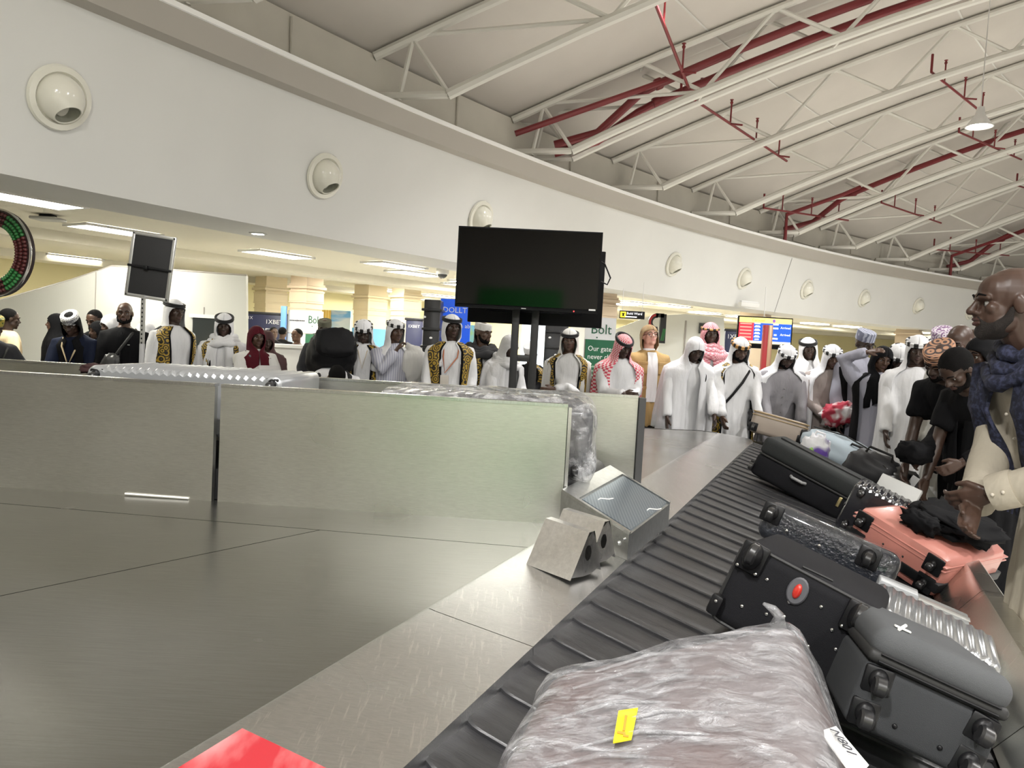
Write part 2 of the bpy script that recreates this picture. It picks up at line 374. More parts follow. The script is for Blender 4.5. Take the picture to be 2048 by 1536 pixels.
# thin branch lines across the bays with upright sprinkler heads
def branch(k0, k1, s0, s1, n, lab, drop):
    t = thing('sprinkler_branch', lab, 'pipe', group='thin red sprinkler branch lines')
    a, b = Vector(tp(k0, s0, zbot(s0) + drop)), Vector(tp(k1, s1, zbot(s1) + drop))
    m = MB(); m.tube([a + Vector((0, 0, .28)), a, lerp(a, b, .45), b], .020, 6); obj('pipe_run', m, PIPER, t)
    for i in range(n):
        p = lerp(a, b, (i + .6) / n)
        m = MB(); m.tube([p, p + Vector((0, 0, .30))], .013, 6); m.lathe([(.02, .30), (.026, .325), (.012, .345), (.03, .36), (.03, .365)], 8, Matrix.Translation(p)); obj('sprinkler_head', m, PIPER, t)
        if i % 2 == 1:
            m = MB(); m.tube([p + TD * -.02, p + TD * .16 - TNRM * .12 + Vector((0, 0, -.05))], .016, 6); obj('pipe_stub', m, PIPER, t)
bl = [(0, 1, 3.0, 2.4, 2, 'thin red branch pipe with upright sprinklers between the two trusses nearest the camera'), (1, 2.6, 2.3, 2.2, 4, 'thin red branch pipe with upright sprinklers crossing beyond the first double truss'),
      (3.3, 4.4, 1.0, 1.4, 3, 'thin red branch pipe with upright sprinklers beside the second double truss'), (4.3, 5.5, 2.2, 2.2, 3, 'thin red branch pipe with upright sprinklers just beyond the second double truss'),
      (2.0, 3.2, 5.0, 5.2, 3, 'thin red branch pipe with upright sprinklers high between the third and fourth trusses'), (3.3, 4.5, 4.6, 4.9, 3, 'thin red branch pipe with upright sprinklers near the bright hanging lamp'),
      (6.2, 7.4, 1.2, 1.6, 3, 'thin red branch pipe with upright sprinklers far along the roof'), (5.2, 6.4, 4.2, 4.4, 3, 'thin red branch pipe with upright sprinklers under the distant roof, beyond the lamps')]
for q in bl: branch(*q[:5], q[5], .0)
# wall jet vents
VENTM = mat('vent_plastic', (.80, .78, .68), .18, coat=.5)
VDARK = mat('vent_inside', (.30, .30, .24), .6)
def vent_parts(t):
    m = MB(); m.lathe([(.225, 0), (.235, .012), (.225, .035), (.185, .04), (.172, .02)], 36); obj('rim', m, VENTM, t)
    # ball with a cut spout turned down
    m = MB(); tilt = Matrix.Rotation(R(14), 4, 'Z') @ Matrix.Rotation(R(44), 4, 'X')
    prof = [(.172 * math.sin(th), .172 * math.cos(th)) for th in [R(x) for x in range(180, 38, -9)]]
    prof = [(max(r, .002), z) for r, z in prof] + [(.10, .15), (.095, .155), (.088, .15), (.08, .09), (.07, .05), (.002, .05)]
    m.lathe(prof, 32, tilt); b = obj('nozzle_ball', m, [VENTM], t)
    m = MB(); m.lathe([(.002, .052), (.069, .053), (.079, .09), (.087, .148), (.086, .149), (.068, .056), (.002, .056)], 28, tilt); obj('nozzle_throat', m, VDARK, b)
VZ = CAMZ + 1.6027; RV = RB - LEAN * (VZ - ZB)
tilt_n = math.atan(LEAN)
v0 = None
for k in range(-1, 11):
    a = 2.6347 - .0603 * k
    inw = Vector((-math.cos(a), -math.sin(a), 0)); nz = (inw * math.cos(tilt_n) + Vector((0, 0, -math.sin(tilt_n)))).normalized()
    xx = Vector((0, 0, 1)).cross(nz).normalized(); M = frame(ring(RV, VZ, a), xx, nz.cross(xx))
    lab = 'white round ball jet air vent on the curved bulkhead, ' + (ORD[k] + ' one in view' if k >= 0 else 'just beyond the picture edge')
    if k == 3: lab = 'white round ball jet air vent on the curved bulkhead, hidden behind the black television'
    if k < 0 or k == 3: continue
    if v0 is None:
        v0 = thing('air_vent', lab, 'vent', M=M, group='ball jet air vents on the bulkhead'); vent_parts(v0); t = v0
    else:
        t = copy_tree(v0); t.matrix_world = M; tag(t, lab)
# small conduits drawn on the upper wall
mb = MB(); 
for k in range(-1, 9):
    aa = TA0 - TDA * (k + .55); bb = TA0 - TDA * (k + .93)
    P = [ring(RU - .02, ZR - .02, aa), ring(RU - .02, ZR - .42, aa), ring(RU - .02, ZR - .44, bb)]
    m = MB(); m.tube(P, .014, 5); struct('trim_conduit', m, UPWALL)
# high bay lamps
HOUS = mat('lamp_housing', (.75, .75, .75), .3, metal=.6)
GLOW = mat('lamp_glow', (1, .97, .9), emit=30)
for i, p in enumerate(LAMPS):
    lab = ['bright hanging high bay lamp between the roof trusses at upper right', 'bright hanging high bay lamp cut by the edge of the photo'][i] if i < 2 else 'unseen high bay lamp hanging over the hall, placed for its light'
    t = thing('high_bay_lamp', lab, 'lamp', p, group='high bay lamps')
    m = MB(); m.lathe([(.05, .30), (.07, .18), (.14, .08), (.20, 0), (.19, 0), (.12, .07)], 20); obj('reflector', m, HOUS, t)
    m = MB(); m.lathe([(.02, .04), (.13, .05), (.13, .055), (.02, .06)], 16); obj('lens', m, GLOW, t)
    m = MB(); s_ = (p[0] - (CX - math.sqrt(RU ** 2 - (p[1] - CY) ** 2))) / math.cos(TH); m.tube([(0, 0, .28), (0, 0, max(.35, ztop(s_) - p[2] - .22))], .008, 5); obj('rod', m, HOUS, t)
    L = bpy.data.lights.new('lamp_light', 'AREA'); L.shape = 'DISK'; L.size = .34; L.energy = LAMP_W * LAMP_K[i]; L.color = (1, .985, .96); L.spread = R(100 if i == 11 else 165)
    lo = bpy.data.objects.new('lamp_light', L); COL.objects.link(lo); lo.parent = t; lo.location = (0, 0, -.02)
# ------------------------------------------------------------------ the low hall behind the bulkhead
ZC = ZB + .16
mb = MB(); mb.grid([[ring(r, ZC, a) for r in (RB + .8, RB + 9, RB + 24)] for a in ANG]); struct('ceiling_low', mb, LOWCEIL)
mb = MB(); mb.grid([[ring(RB + .85, z, a) for z in (ZB, ZC)] for a in ANG]); struct('trim_soffit_edge', mb, LOWCEIL)
# dropped ceiling beams
for i, dr in enumerate((4.6, 8.6, 13.)):
    m = strip([(RB + dr, ZC), (RB + dr, ZC - .14), (RB + dr + .7, ZC - .14), (RB + dr + .7, ZC)]); struct('trim_ceiling_beam', m, LOWCEIL, 20)
PANEL = mat('light_panel', (1, .97, .86), emit=46)
PFR = mat('panel_frame', (.8, .8, .78), .4)
lightpx = [(45, 398), (230, 461), (140, 515), (325, 500), (555, 509), (512, 468), (790, 531), (830, 547), (740, 560), (520, 534), (950, 565), (640, 578), (850, 575), (1270, 606), (1345, 612), (400, 560), (1420, 612), (30, 470)] + [(2.42 - .055 * i_, 0) for i_ in range(13)] + [(2.40 - .055 * i_, 0) for i_ in range(13)]  # the arc rows at the end are panels added to brighten the far hall
LLAB = {0: 'glowing ceiling light panel in the low ceiling just above the beaded ring', 1: 'glowing ceiling light panel left of the small sign on a pole', 2: 'glowing ceiling light panel over the sloping partition', 3: 'glowing ceiling light panel right behind the small pole sign', 4: 'glowing ceiling light panel above the first beige column', 6: 'glowing ceiling light panel left of the dome camera', 13: 'glowing ceiling light panel above the hanging direction sign'}
for i, (x, y) in enumerate(lightpx):
    p = atz(x, y, ZC - .02) if y else Vector((*ring(RB + (4., 8.)[i % 2], ZC - .02, x)[:2], ZC - .02))
    if p.y > 30: continue
    t = thing('ceiling_light', LLAB.get(i, 'glowing ceiling light panel set in the low cream ceiling, arc rows added for brightness'), 'light', p, math.atan2(p.y - CY, p.x - CX), group='ceiling light panels in the low hall')
    w, d_ = (.95, .45) if i not in (5,) else (.28, .28)
    m = MB(); m.box((0, 0, 0), (d_, w, .012)); obj('diffuser', m, PANEL, t)
    m = MB()
    for sx in (-1, 1): m.box((sx * (d_ / 2 + .02), 0, .0), (.04, w + .08, .03)); m.box((0, sx * (w / 2 + .02), .0), (d_, .04, .03))
    obj('trim_frame', m, PFR, t)
# far walls of the low hall
mb = MB(); mb.grid([[ring(RB + 9.5, z, a) for z in (0, ZC)] for a in ANG]); struct('wall_far', mb, CREAM, 60)
mb = MB(); mb.box((3, -9.5, 2.4), (40, .2, 4.8)); struct('wall_back', mb, mat('back_wall_paint', (.56, .53, .46), .6, var=.1, vs=.6))
# ================================================================== THE BAGGAGE CAROUSEL
DECKM = steel('deck_steel', (.40, .395, .375), .24, (2, 50, 50), 0, .03, .05)
RINGM = steel('ring_steel', (.70, .70, .70), .24, (5, 70, 70), 1., .14, .08)
PANM = steel('panel_steel', (.66, .655, .61), .30, (1.5, 120, 120), 0, .05, .05)
GUARDM = steel('guard_steel', (.62, .62, .61), .26, (40, 40, 3), .25, .08)
RUBBER = mat('slat_rubber', (.026, .026, .028), .40, var=.35, vs=5., bump=.12, bs=40, stretch=(1, 6, 1))
BLACKP = mat('black_plastic', (.008, .008, .009), .4, spec=.25)
BELTBASE = mat('belt_underside', (.008, .008, .008), .7)
REDDEC = two_tone('red_sticker', (.36, .022, .03), (.50, .20, .20), 'NOISE', 12, .35, .56, stretch=(1, .35, 1), detail=6., soft=.10)
D0 = Vector((-.488, 1.13, 0)); UU = Vector((.39, .92, 0)).normalized(); NN = Vector((UU.y, -UU.x, 0))
DZ = CAMZ - .67; W0, WZ0, W1, WZ1 = .26, CAMZ - .735, 1.33, CAMZ - 1.03
SL = math.atan((WZ1 - WZ0) / (W1 - W0)); E2 = NN * math.cos(SL) + Vector((0, 0, math.sin(SL))); NU = E2.cross(UU); NU = NU if NU.z > 0 else -NU
BO = D0 + NN * W0 + Vector((0, 0, WZ0)); BL = math.hypot(W1 - W0, WZ1 - WZ0)
def bp(t, v, h=0.): return BO + UU * t + E2 * v + NU * h
C0 = Vector((1.83, 6.60, 0)); FV = Vector((-1, -.12, 0)).normalized(); FN = Vector((FV.y, -FV.x, 0)); RC = .15
if FN.y < 0: FN = -FN
TURN = math.acos(UU.dot(FV)); TL = RC * math.tan(TURN / 2); T1 = (C0 - D0).dot(UU) - TL; CC = D0 + UU * T1 - NN * RC
ARC = 1.0 * TURN
def path(s):
    """deck edge point and outward normal; the bend is measured along a radius of one metre"""
    if s < T1: return D0 + UU * s, NN
    if s < T1 + ARC:
        a = (s - T1) / ARC * TURN; n = Matrix.Rotation(a, 3, 'Z') @ NN; return CC + n * RC, n
    n = Matrix.Rotation(TURN, 3, 'Z') @ NN; return CC + n * RC + FV * (s - T1 - ARC), n
def pw(s, w, z): p, n = path(s); q = p + n * w; return (q.x, q.y, z)
SP = [-2.2 + .4 * i for i in range(int((T1 + 2.2) / .4) + 1)] + [T1 + ARC * i / 14 for i in range(15)] + [T1 + ARC + .6 * i for i in range(1, 13)]
car = thing('baggage_carousel', 'stainless steel baggage carousel with overlapping black rubber slats', 'carousel')
# deck: four sheets with open joints
def dpt(x, y): p = atz(x, y, DZ); return (p.x, p.y)
J0, J1 = Vector((*dpt(0, 1192), 0)), Vector((*dpt(640, 1060), 0)); J2 = Vector((*dpt(1060, 1095), 0)); J3 = Vector((*dpt(0, 1022), 0))
def sheet(poly, z=DZ):
    # shrink a little so that a dark joint is left
    c = sum((Vector(p) for p in poly), Vector((0, 0))) / len(poly); q = []
    n = len(poly)
    for i in range(n):
        a, b, d = Vector(poly[i - 1]), Vector(poly[i]), Vector(poly[(i + 1) % n])
        e1 = (b - a).normalized(); e2 = (d - b).normalized(); n1 = Vector((-e1.y, e1.x)); n2 = Vector((-e2.y, e2.x)); bis = (n1 + n2); bis = bis / max(bis.dot(n1), .3); q.append(b + bis * .0022)
    m = MB(); m.prism([(p.x, p.y) for p in q], z - .012, z); obj('deck_sheet', m, DECKM, car, 30)
ed = lambda s: (path(s)[0].x, path(s)[0].y)
back = [ed(T1 + ARC * i / 14) for i in range(15)]
jl = lambda a, b, x: tuple((Vector(a[:2]) + (Vector(b[:2]) - Vector(a[:2])) * ((x - a[0]) / (b[0] - a[0]))))
JE = ed(max(.1, (J2 - D0).dot(UU)))
Jn = jl(J0, J1, -4.)
JL = (-4., J3.y + .35)
sheet([Jn, (-4., -1.), ed(-2.2), ed(-.5), JE, (J1.x, J1.y)][::1])
sheet([Jn, (J1.x, J1.y), JL])
FE = ed(T1 + ARC + 7.)
sheet([JL, (J1.x, J1.y), JE, ed(T1 - .01)] + back + [FE])
m = MB(); m.prism([Jn, (-4., -1.), ed(-2.2), ed(T1 - .01)] + back + [FE], DZ - .03, DZ - .014); obj('deck_bed', m, DARKLINE, car)
# inner sloped ring plates
joints = [-2.2, -.30, .80, 2.05, 3.9, 4.85, T1, T1 + ARC * .26, T1 + ARC * .5, T1 + ARC * .75, T1 + ARC, T1 + ARC + 2.2, T1 + ARC + 4.6, T1 + ARC + 7]
for i in range(len(joints) - 1):
    a, b = joints[i], joints[i + 1]
    ss = [a + .0015] + [s for s in SP if a + .02 < s < b - .02] + [b - .0015]
    m = MB(); m.grid([[pw(s, w, z) for (w, z) in ((-.006, DZ + .003), (.0, DZ + .004), (.02, DZ), (W0 + .02, WZ0 + .03), (W0 + .022, WZ0 + .0))] for s in ss]); o = obj('ring_plate', m, RINGM, car, 25)
# red worn sticker band on the nearest plate
m = MB(); m.grid([[pw(s, w, lerp(DZ, WZ0 + .03, w / (W0 + .02)) + .0035) for w in (.015, .09, .17, .235)] for s in (-.28, -.14, 0, .14)]); o = obj('red_sticker', m, REDDEC, car, 25); o['label'] = 'worn red warning sticker'
# slats: each overlaps the next one nearer the camera
PITCH_S = .16
def slat_mesh():
    m = MB(); L = BL; hw0, hw1 = -.115, .098; r = .05; th = .010
    pts = [(0 + r * (1 - math.cos(a)), hw0 + r * (1 - math.sin(a))) for a in [R(x) for x in (0, 18, 36, 54, 72, 90)]]
    # outline in (v, t): rounded near-inner corner, then along the near edge to the outer side
    pts = [(0, hw1)] + pts + [(L * .5, hw0 - .006), (L - .06, hw0), (L, hw0 + .06), (L, hw1)]
    pz = lambda t: .015 if t < hw0 + .03 else lerp(.015, .002, (t - hw0 - .03) / (hw1 - hw0 - .03))
    n = len(pts)
    def P(v, t, dz): q = Vector((v, t, pz(t) + dz)); return tuple(q)
    top = [P(v, t, 0) for v, t in pts]; inn = [P(v + (.004 if v < .1 else 0), max(t, hw0 + .004) if t < 0 else t, 0) for v, t in pts]
    vs = [P(v, t, -th) for v, t in pts] + [P(v, t, -.003) for v, t in pts] + [P(lerp(v, L / 2, .010), lerp(t, 0, .03), 0) for v, t in pts]
    fs = []
    for lv in (0, 1):
        for i in range(n): fs.append((lv * n + i, lv * n + (i + 1) % n, (lv + 1) * n + (i + 1) % n, (lv + 1) * n + i))
    # top as strips from the far edge vertices
    fs.append(tuple(2 * n + i for i in range(n))); fs.append(tuple(range(n - 1, -1, -1)))
    m.add(vs, fs); return to_mesh('slat', m, RUBBER, 30)
SM = slat_mesh()
s = -2.0; i = 0
while s < T1 + ARC + 2.6:
    p, n = path(s); ud = Vector((-n.y, n.x, 0))
    e = n * math.cos(SL) + Vector((0, 0, math.sin(SL))); z = e.cross(ud); z = z if z.z > 0 else -z
    o = bpy.data.objects.new('slat', SM); COL.objects.link(o); o.parent = car
    q = p + n * W0 + Vector((0, 0, WZ0))
    o.matrix_local = Matrix(((e.x, ud.x, z.x, q.x), (e.y, ud.y, z.y, q.y), (e.z, ud.z, z.z, q.z), (0, 0, 0, 1)))
    s += PITCH_S; i += 1
m = MB(); m.grid([[pw(s, w, z - .03) for (w, z) in ((W0 - .0, WZ0 + .0), (W0 + .01, WZ0), (W1 + .05, WZ1))] for s in SP]); obj('belt_bed', m, BELTBASE, car)
# outer bumper: leaning plates, cap and skirt
jb = [-2.2, .4, 1.53, 2.62, 4.1, T1, T1 + ARC * .33, T1 + ARC * .66, T1 + ARC, T1 + ARC + 2.5, T1 + ARC + 7]
for i in range(len(jb) - 1):
    a, b = jb[i], jb[i + 1]; ss = [a + .002] + [s for s in SP if a + .02 < s < b - .02] + [b - .002]
    m = MB(); m.grid([[pw(s, w, z) for (w, z) in ((W1 + .01, WZ1 + .01), (W1 + .13, WZ1 + .155), (W1 + .138, WZ1 + .16), (W1 + .20, WZ1 + .16), (W1 + .21, WZ1 + .15))] for s in ss]); obj('bumper_plate', m, PANM, car, 25)
    m = MB(); m.grid([[pw(s, w, z) for (w, z) in ((W1 + .208, WZ1 + .15), (W1 + .19, WZ1 + .05), (W1 + .12, .08), (W1 + .08, .08), (W1 + .08, 0))] for s in ss]); obj('skirt_panel', m, PANM, car, 25)
m = MB()
for sx in (1.40, 1.52, 1.66):
    for w in (.16, .185): m.ell(pw(sx, W1 + w, WZ1 + .163), (.006, .006, .003), 8, 4)
o = obj('bolt_row', m, GUARDM, car); 

# ------------------------------------------------------------------ the feed conveyor standing on the deck
PH = .44; ZT_ = DZ + PH
ch = thing('feed_conveyor', 'brushed steel feed conveyor with tall side panels standing on the carousel deck', 'conveyor')
FA = Vector((.212, 2.845, 0)); fd = (Vector((*dpt(0, 974), 0)) - FA); FD = fd.normalized(); FNv = Vector((-FD.y, FD.x, 0)); FNv = FNv if FNv.y < 0 else -FNv   # towards the camera
def fpanel(u0, u1, y0, th=.025):
    a, b = FA + FD * u0, FA + FD * u1; off = -FNv * y0
    m = MB(); P = [a + off, b + off, b + off - FNv * th, a + off - FNv * th]
    if P[1].x < P[0].x: P = [P[1], P[0], P[3], P[2]]
    m.hexa([(p.x, p.y, DZ) for p in P] + [(p.x, p.y, ZT_) for p in P]); o = obj('side_panel', m, PANM, ch, 25)
    m = MB(); P2 = [P[0] + FNv * .004, P[1] + FNv * .004, P[2] - FNv * .012, P[3] - FNv * .012]
    m.hexa([(p.x, p.y, ZT_ + .0005) for p in P2] + [(p.x, p.y, ZT_ + .012) for p in P2]); obj('top_trim', m, GUARDM, o, 25)
    return o
g = (Vector((*dpt(428, 1003), 0)) - FA).length
fpanel(0, g - .012, 0); fpanel(g + .012, 3.6, 0)
# end post of the front panel
m = MB(); m.box((0, 0, PH / 2), (.012, .05, PH)); o = obj('end_strip', m, GUARDM, ch); o.matrix_local = frame(FA + Vector((.008, .02, DZ)), -FD, FNv)
o.matrix_local = Matrix.Translation(FA + Vector((.008, .012, DZ)))
bd = .76
fpanel(-.34, 4.2, bd)
EB = FA - FD * .34 - FNv * bd
m = MB(); m.box((0, .01, PH / 2), (.03, .07, PH + .006)); o = obj('end_strip', m, STEELD, ch); o.matrix_local = Matrix.Translation(EB + Vector((.018, .0, DZ)))
m = MB(); P = [FA + FD * .05 - FNv * .03, FA + FD * 4 - FNv * .03, FA + FD * 4 - FNv * (bd - .005), FA - FD * .13 - FNv * (bd - .005)]
P = [P[1], P[0], P[3], P[2]]
m.hexa([(p.x, p.y, DZ + .002) for p in P] + [(p.x, p.y, DZ + .12) for p in P]); obj('conveyor_belt', m, BLACKP, ch)
m = MB(); m.tube([FA + FD * .045 - FNv * .04 + Vector((0, 0, DZ + .085)), FA - FD * .15 - FNv * (bd - .01) + Vector((0, 0, DZ + .085))], .062, 20); obj('end_roller', m, mat('roller_rubber', (.035, .035, .037), .45), ch)
m = MB(); m.tube([FA + FD * (g + .1) + FNv * .004 + Vector((0, 0, DZ + .006)), FA + FD * (g + .35) + FNv * .006 + Vector((0, 0, DZ + .008))], .004, 5); obj('sealant_bead', m, WHITE, ch)
# ramp from the belt end to the slats
RA, RBc, RCc, RD = [Vector(p) for p in ((.20, 2.78, CAMZ - .535), (.455, 3.42, CAMZ - .535), (.665, 3.09, CAMZ - .62), (.415, 2.53, CAMZ - .62))]
rp = thing('transfer_ramp', 'scuffed steel transfer ramp box with blue grey roller plate below the feed conveyor', 'ramp')
GALV = steel('galvanised', (.60, .61, .60), .34, (9, 9, 9), .3, .1)
dn = lambda p, z: Vector((p.x, p.y, z))
m = MB(); m.hexa([dn(RA, DZ), dn(RD, DZ - .035), dn(RCc, DZ - .035), dn(RBc, DZ)] + [RA, RD, RCc, RBc]); obj('ramp_box', m, GALV, rp, 25)
RPM = two_tone('roller_plate', (.30, .36, .42), (.20, .25, .30), 'WAVE', 26, .35, .5, stretch=(1, 2.3, 0), detail=.6, soft=.5, metal=.85)
q = lambda a, b: lerp(lerp(RA, RBc, b), lerp(RD, RCc, b), a)
up = (RD - RA).cross(RBc - RA).normalized(); up = up if up.z > 0 else -up
m = MB(); m.hexa([q(a, b) + up * .001 for a, b in ((.27, .06), (.97, .06), (.97, .95), (.27, .95))] + [q(a, b) + up * .008 for a, b in ((.27, .06), (.97, .06), (.97, .95), (.27, .95))]); obj('roller_plate', m, RPM, rp, 25)
for a0, a1, b0, b1 in ((0, 1, 0, .03), (0, 1, .97, 1), (0, .24, .03, .97)):
    m = MB(); cs = ((a0, b0), (a1, b0), (a1, b1), (a0, b1)); m.hexa([q(a, b) + up * .0005 for a, b in cs] + [q(a, b) + up * .011 for a, b in cs]); obj('edge_flange', m, GALV, rp, 25)
sd = (RD - RA).normalized(); sn = sd.cross(Vector((0, 0, 1))).normalized(); sn = sn if sn.y < 0 else -sn
for f_, z_, r_ in ((.88, .045, .009), (.30, .05, .006), (.95, .02, .006)):
    c = lerp(RA, RD, f_) + Vector((0, 0, -z_)); m = MB(); m.lathe([(r_, 0), (r_ * .85, .006), (r_ * .5, .009)], 14); o = obj('bolt_head', m, GALV, rp); o.matrix_local = frame(c, sd, Vector((0, 0, 1)) if sd.cross(Vector((0, 0, 1))).dot(sn) > 0 else Vector((0, 0, -1)))
for j in range(2):
    m = MB(); c0 = q(.40, .2) if j == 0 else q(.9, .55); m.tube([c0 + up * .0095, c0 + UU * .03 + up * .0095, c0 + UU * .035 + NN * .03 + up * .0095, c0 + UU * .06 + NN * .04 + up * .0095], .0022, 5); obj('paint_mark', m, WHITE, rp)
# two wedge guards with lightening holes
GH = steel('wedge_steel', (.74, .73, .71), .34, (14, 14, 14), .35, .18)
for k in range(2):
    base = atz(1050, 1130, DZ - .005) + UU * (.165 * k + .01); 
    g_ = thing('wedge_guard', ['steel wedge guard with a round hole, the nearer of the two by the ramp', 'steel wedge guard with a round hole, squeezed between the nearer one and the ramp'][k], 'guard', group='steel wedge guards', M=frame(base, Matrix.Rotation(R(-16), 3, 'Z') @ NN, Matrix.Rotation(R(-16), 3, 'Z') @ UU))
    Ld, bw, tw, h = .165, .165, .03, .13
    prof = [(0, 0), (bw, 0), (bw / 2 + tw / 2 + .02, h), (bw / 2 - tw / 2 + .02, h)]
    # shell folded over the top, hole cut through the outer end plate
    m = MB()
    P0 = [(0, y, z) for y, z in prof]; P1 = [(Ld, y, z - .05 * .25) for y, z in prof]
    m.add(P0 + P1, [(0, 4, 7, 3), (3, 7, 6, 2), (2, 6, 5, 1), (0, 3, 2, 1)]); obj('folded_shell', m, GH, g_, 20)
    hc = (bw * .5 + .005, h * .42); hr = .024; nseg = 10
    hole = [(Ld, hc[0] + hr * .75 * math.cos(2 * PI * i / nseg), hc[1] + hr * math.sin(2 * PI * i / nseg)) for i in range(nseg)]
    out = []
    for i in range(nseg):
        a = 2 * PI * i / nseg; d = (math.cos(a), math.sin(a)); best = 9
        for e in range(4):
            (x1, y1), (x2, y2) = [(prof[e][0], prof[e][1] - .0125), (prof[(e + 1) % 4][0], prof[(e + 1) % 4][1] - .0125)]
            ex, ey = x2 - x1, y2 - y1; den = d[0] * ey - d[1] * ex
            if abs(den) > 1e-9:
                tt = ((x1 - hc[0]) * ey - (y1 - hc[1]) * ex) / den; uu_ = ((x1 - hc[0]) * d[1] - (y1 - hc[1]) * d[0]) / den
                if tt > 0 and -1e-6 <= uu_ <= 1 + 1e-6: best = min(best, tt)
        out.append((Ld, hc[0] + d[0] * best, hc[1] + d[1] * best))
    m = MB(); m.add(hole + out + [(Ld, prof[i][0], prof[i][1] - .0125) for i in range(4)], [(i, (i + 1) % nseg, nseg + (i + 1) % nseg, nseg + i) for i in range(nseg)])
    ends = [(Ld - .001, y, z - .0125) for y, z in prof]
    obj('end_plate', m, GH, g_, 20)
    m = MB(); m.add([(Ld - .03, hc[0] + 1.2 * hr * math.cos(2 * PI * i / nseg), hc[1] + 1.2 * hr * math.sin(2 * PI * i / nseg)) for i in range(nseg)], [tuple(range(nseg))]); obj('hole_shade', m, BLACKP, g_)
# ------------------------------------------------------------------ twin televisions back to back on a post stand
TVB = mat('tv_body', (.004, .004, .005), .35, spec=.12); SCRN = mat('tv_screen', (.001, .001, .0015), .06, spec=.3)
POST = mat('stand_paint', (.010, .010, .011), .45)
def tv(name, label, c, w, h, M3, loc=None):
    t = thing(name, label, 'television', group='televisions on the black post stand'); t.matrix_world = Matrix.Translation(c) @ M3
    m = MB(); m.rbox((0, .0, 0), (w, .045, h), .006); obj('body', m, TVB, t)
    m = MB(); m.rbox((0, .04, -.02), (w * .72, .05, h * .62), .015); obj('rear_housing', m, TVB, t)
    m = MB(); m.box((0, -.0235, .008), (w - .022, .002, h - .038)); obj('screen', m, SCRN, t)
    m = MB()
    for sx in (-1, 1): m.box((sx * (w / 2 - .005), -.024, 0), (.010, .006, h))
    for sz in (-1, 1): m.box((0, -.024, sz * (h / 2 - .005) + (.004 if sz < 0 else 0)), (w, .006, .010 if sz > 0 else .018))
    obj('bezel', m, TVB, t)
    m = MB(); m.box((-.02, -.028, -h / 2 + .010), (.035, .002, .006)); obj('badge', m, mat('badge_grey', (.5, .5, .5), .3), t)
    return t
c = at(1057, 540, 5.8); TVR = Matrix.Rotation(R(-3), 4, 'Z')
t = tv('television', 'large black switched-off television on the post stand, screen facing the camera', c, 1.075, .60, TVR)
m = MB(); m.box((.49, -.0275, -.275), (.05, .002, .012)); obj('sticker', m, mat('sticker_white', (.7, .7, .7), .4), t)
m = MB(); m.ell((.355, -.027, -.292), .005, 8, 6); obj('standby_light', m, mat('standby_red', (1, .05, .05), emit=3), t)
t2 = tv('television', 'second black television behind and slightly below the first, turned away', c + Vector((.07, .36, -.10)), 1.075, .60, Matrix.Rotation(R(172), 4, 'Z'))
m = MB(); m.tube([(.53, .06, .10), (.57, .08, .08), (.62, .10, -.02), (.60, .12, -.07), (.55, .12, -.05)], .006, 6); cb = obj('power_cable', m, BLACKP, t)
st = thing('television_stand', 'black two-post steel television stand behind the feed conveyor', 'stand', (c.x, c.y + .17, DZ))
for sx in (-1, 1):
    m = MB(); m.rbox((sx * .075 + .0, 0, .60), (.058, .06, 1.2), .004); obj('post', m, POST, st)
m = MB(); m.rbox((0, 0, .006 + .006), (.6, .3, .012), .004); obj('base_plate', m, POST, st)
m = MB(); m.rbox((0, -.06, 1.12), (.5, .05, .06), .004); m.rbox((0, .06, 1.05), (.5, .05, .06), .004); obj('mount_bracket', m, POST, st)
m = MB(); m.rbox((0, 0, .55), (.20, .05, .05), .004); obj('cross_bar', m, POST, st)
# ------------------------------------------------------------------ small sign on a perforated pole
pb = at(283, 733, 5.0); sp = thing('pole_sign', 'small dark sign board seen from behind on a perforated metal pole', 'sign', (pb.x, pb.y, DZ))
ALU = mat('aluminium', (.55, .55, .54), .35, metal=.8)
SW, SH = .265, .40
hz = at(290, 590, 5.0).z - DZ; top = at(297, 470, 5.0).z - DZ
m = MB(); m.box((0, 0, (hz) / 2), (.022, .022, hz)); obj('pole', m, ALU, sp)
m = MB()
for i in range(26): m.ell((0, -.0112, hz - .03 - i * .028), (.005, .0015, .007), 8, 4)
o = obj('pole_hole', m, BLACKP, sp); o['kind'] = 'stuff'
Mt = Matrix.Translation((.03, .025, top - SH / 2)) @ Matrix.Rotation(R(6), 4, 'Y')
m = MB(); m.rbox((0, 0, 0), (SW, .012, SH), .004); o = obj('board', m, mat('board_dark', (.018, .018, .019), .7), sp); o.matrix_local = Mt
m = MB()
for sx in (-1, 1): m.rbox((sx * SW / 2, 0, 0), (.022, .022, SH + .02), .005); m.rbox((0, 0, sx * SH / 2), (SW + .02, .022, .022), .005)
o = obj('board_frame', m, ALU, sp); o.matrix_local = Mt
m = MB(); m.rbox((0, -.016, -.01), (SW + .02, .012, .016), .003); m.rbox((-.02, -.025, -.012), (.03, .03, .026), .006); o = obj('clamp_bar', m, BLACKP, sp); o.matrix_local = Mt
m = MB(); m.rbox((0, 0, .28), (.026, .026, .5), .003); obj('pole_sleeve', m, mat('sleeve_grey', (.35, .35, .35), .4), sp)
BLACK_POS, BLACK_ROT, BLACK_D = (.893, 2.225, -.718), (-.103, .072, -.14), (.388, .507, .246)
GREY_POS, GREY_ROT, GREY_D = (.98, 1.83, -.80), (-.17, .04, .1), (.29, .42, .15)
CROC_POS, CROC_ROT, CROC_D = (1.384, 3.207, -.781), (-.172, .033, -.134), (.525, .604, .16)
PINK_POS, PINK_ROT, PINK_D = (2.016, 3.637, -.864), (.139, .08, -.535), (.464, .6, .215)
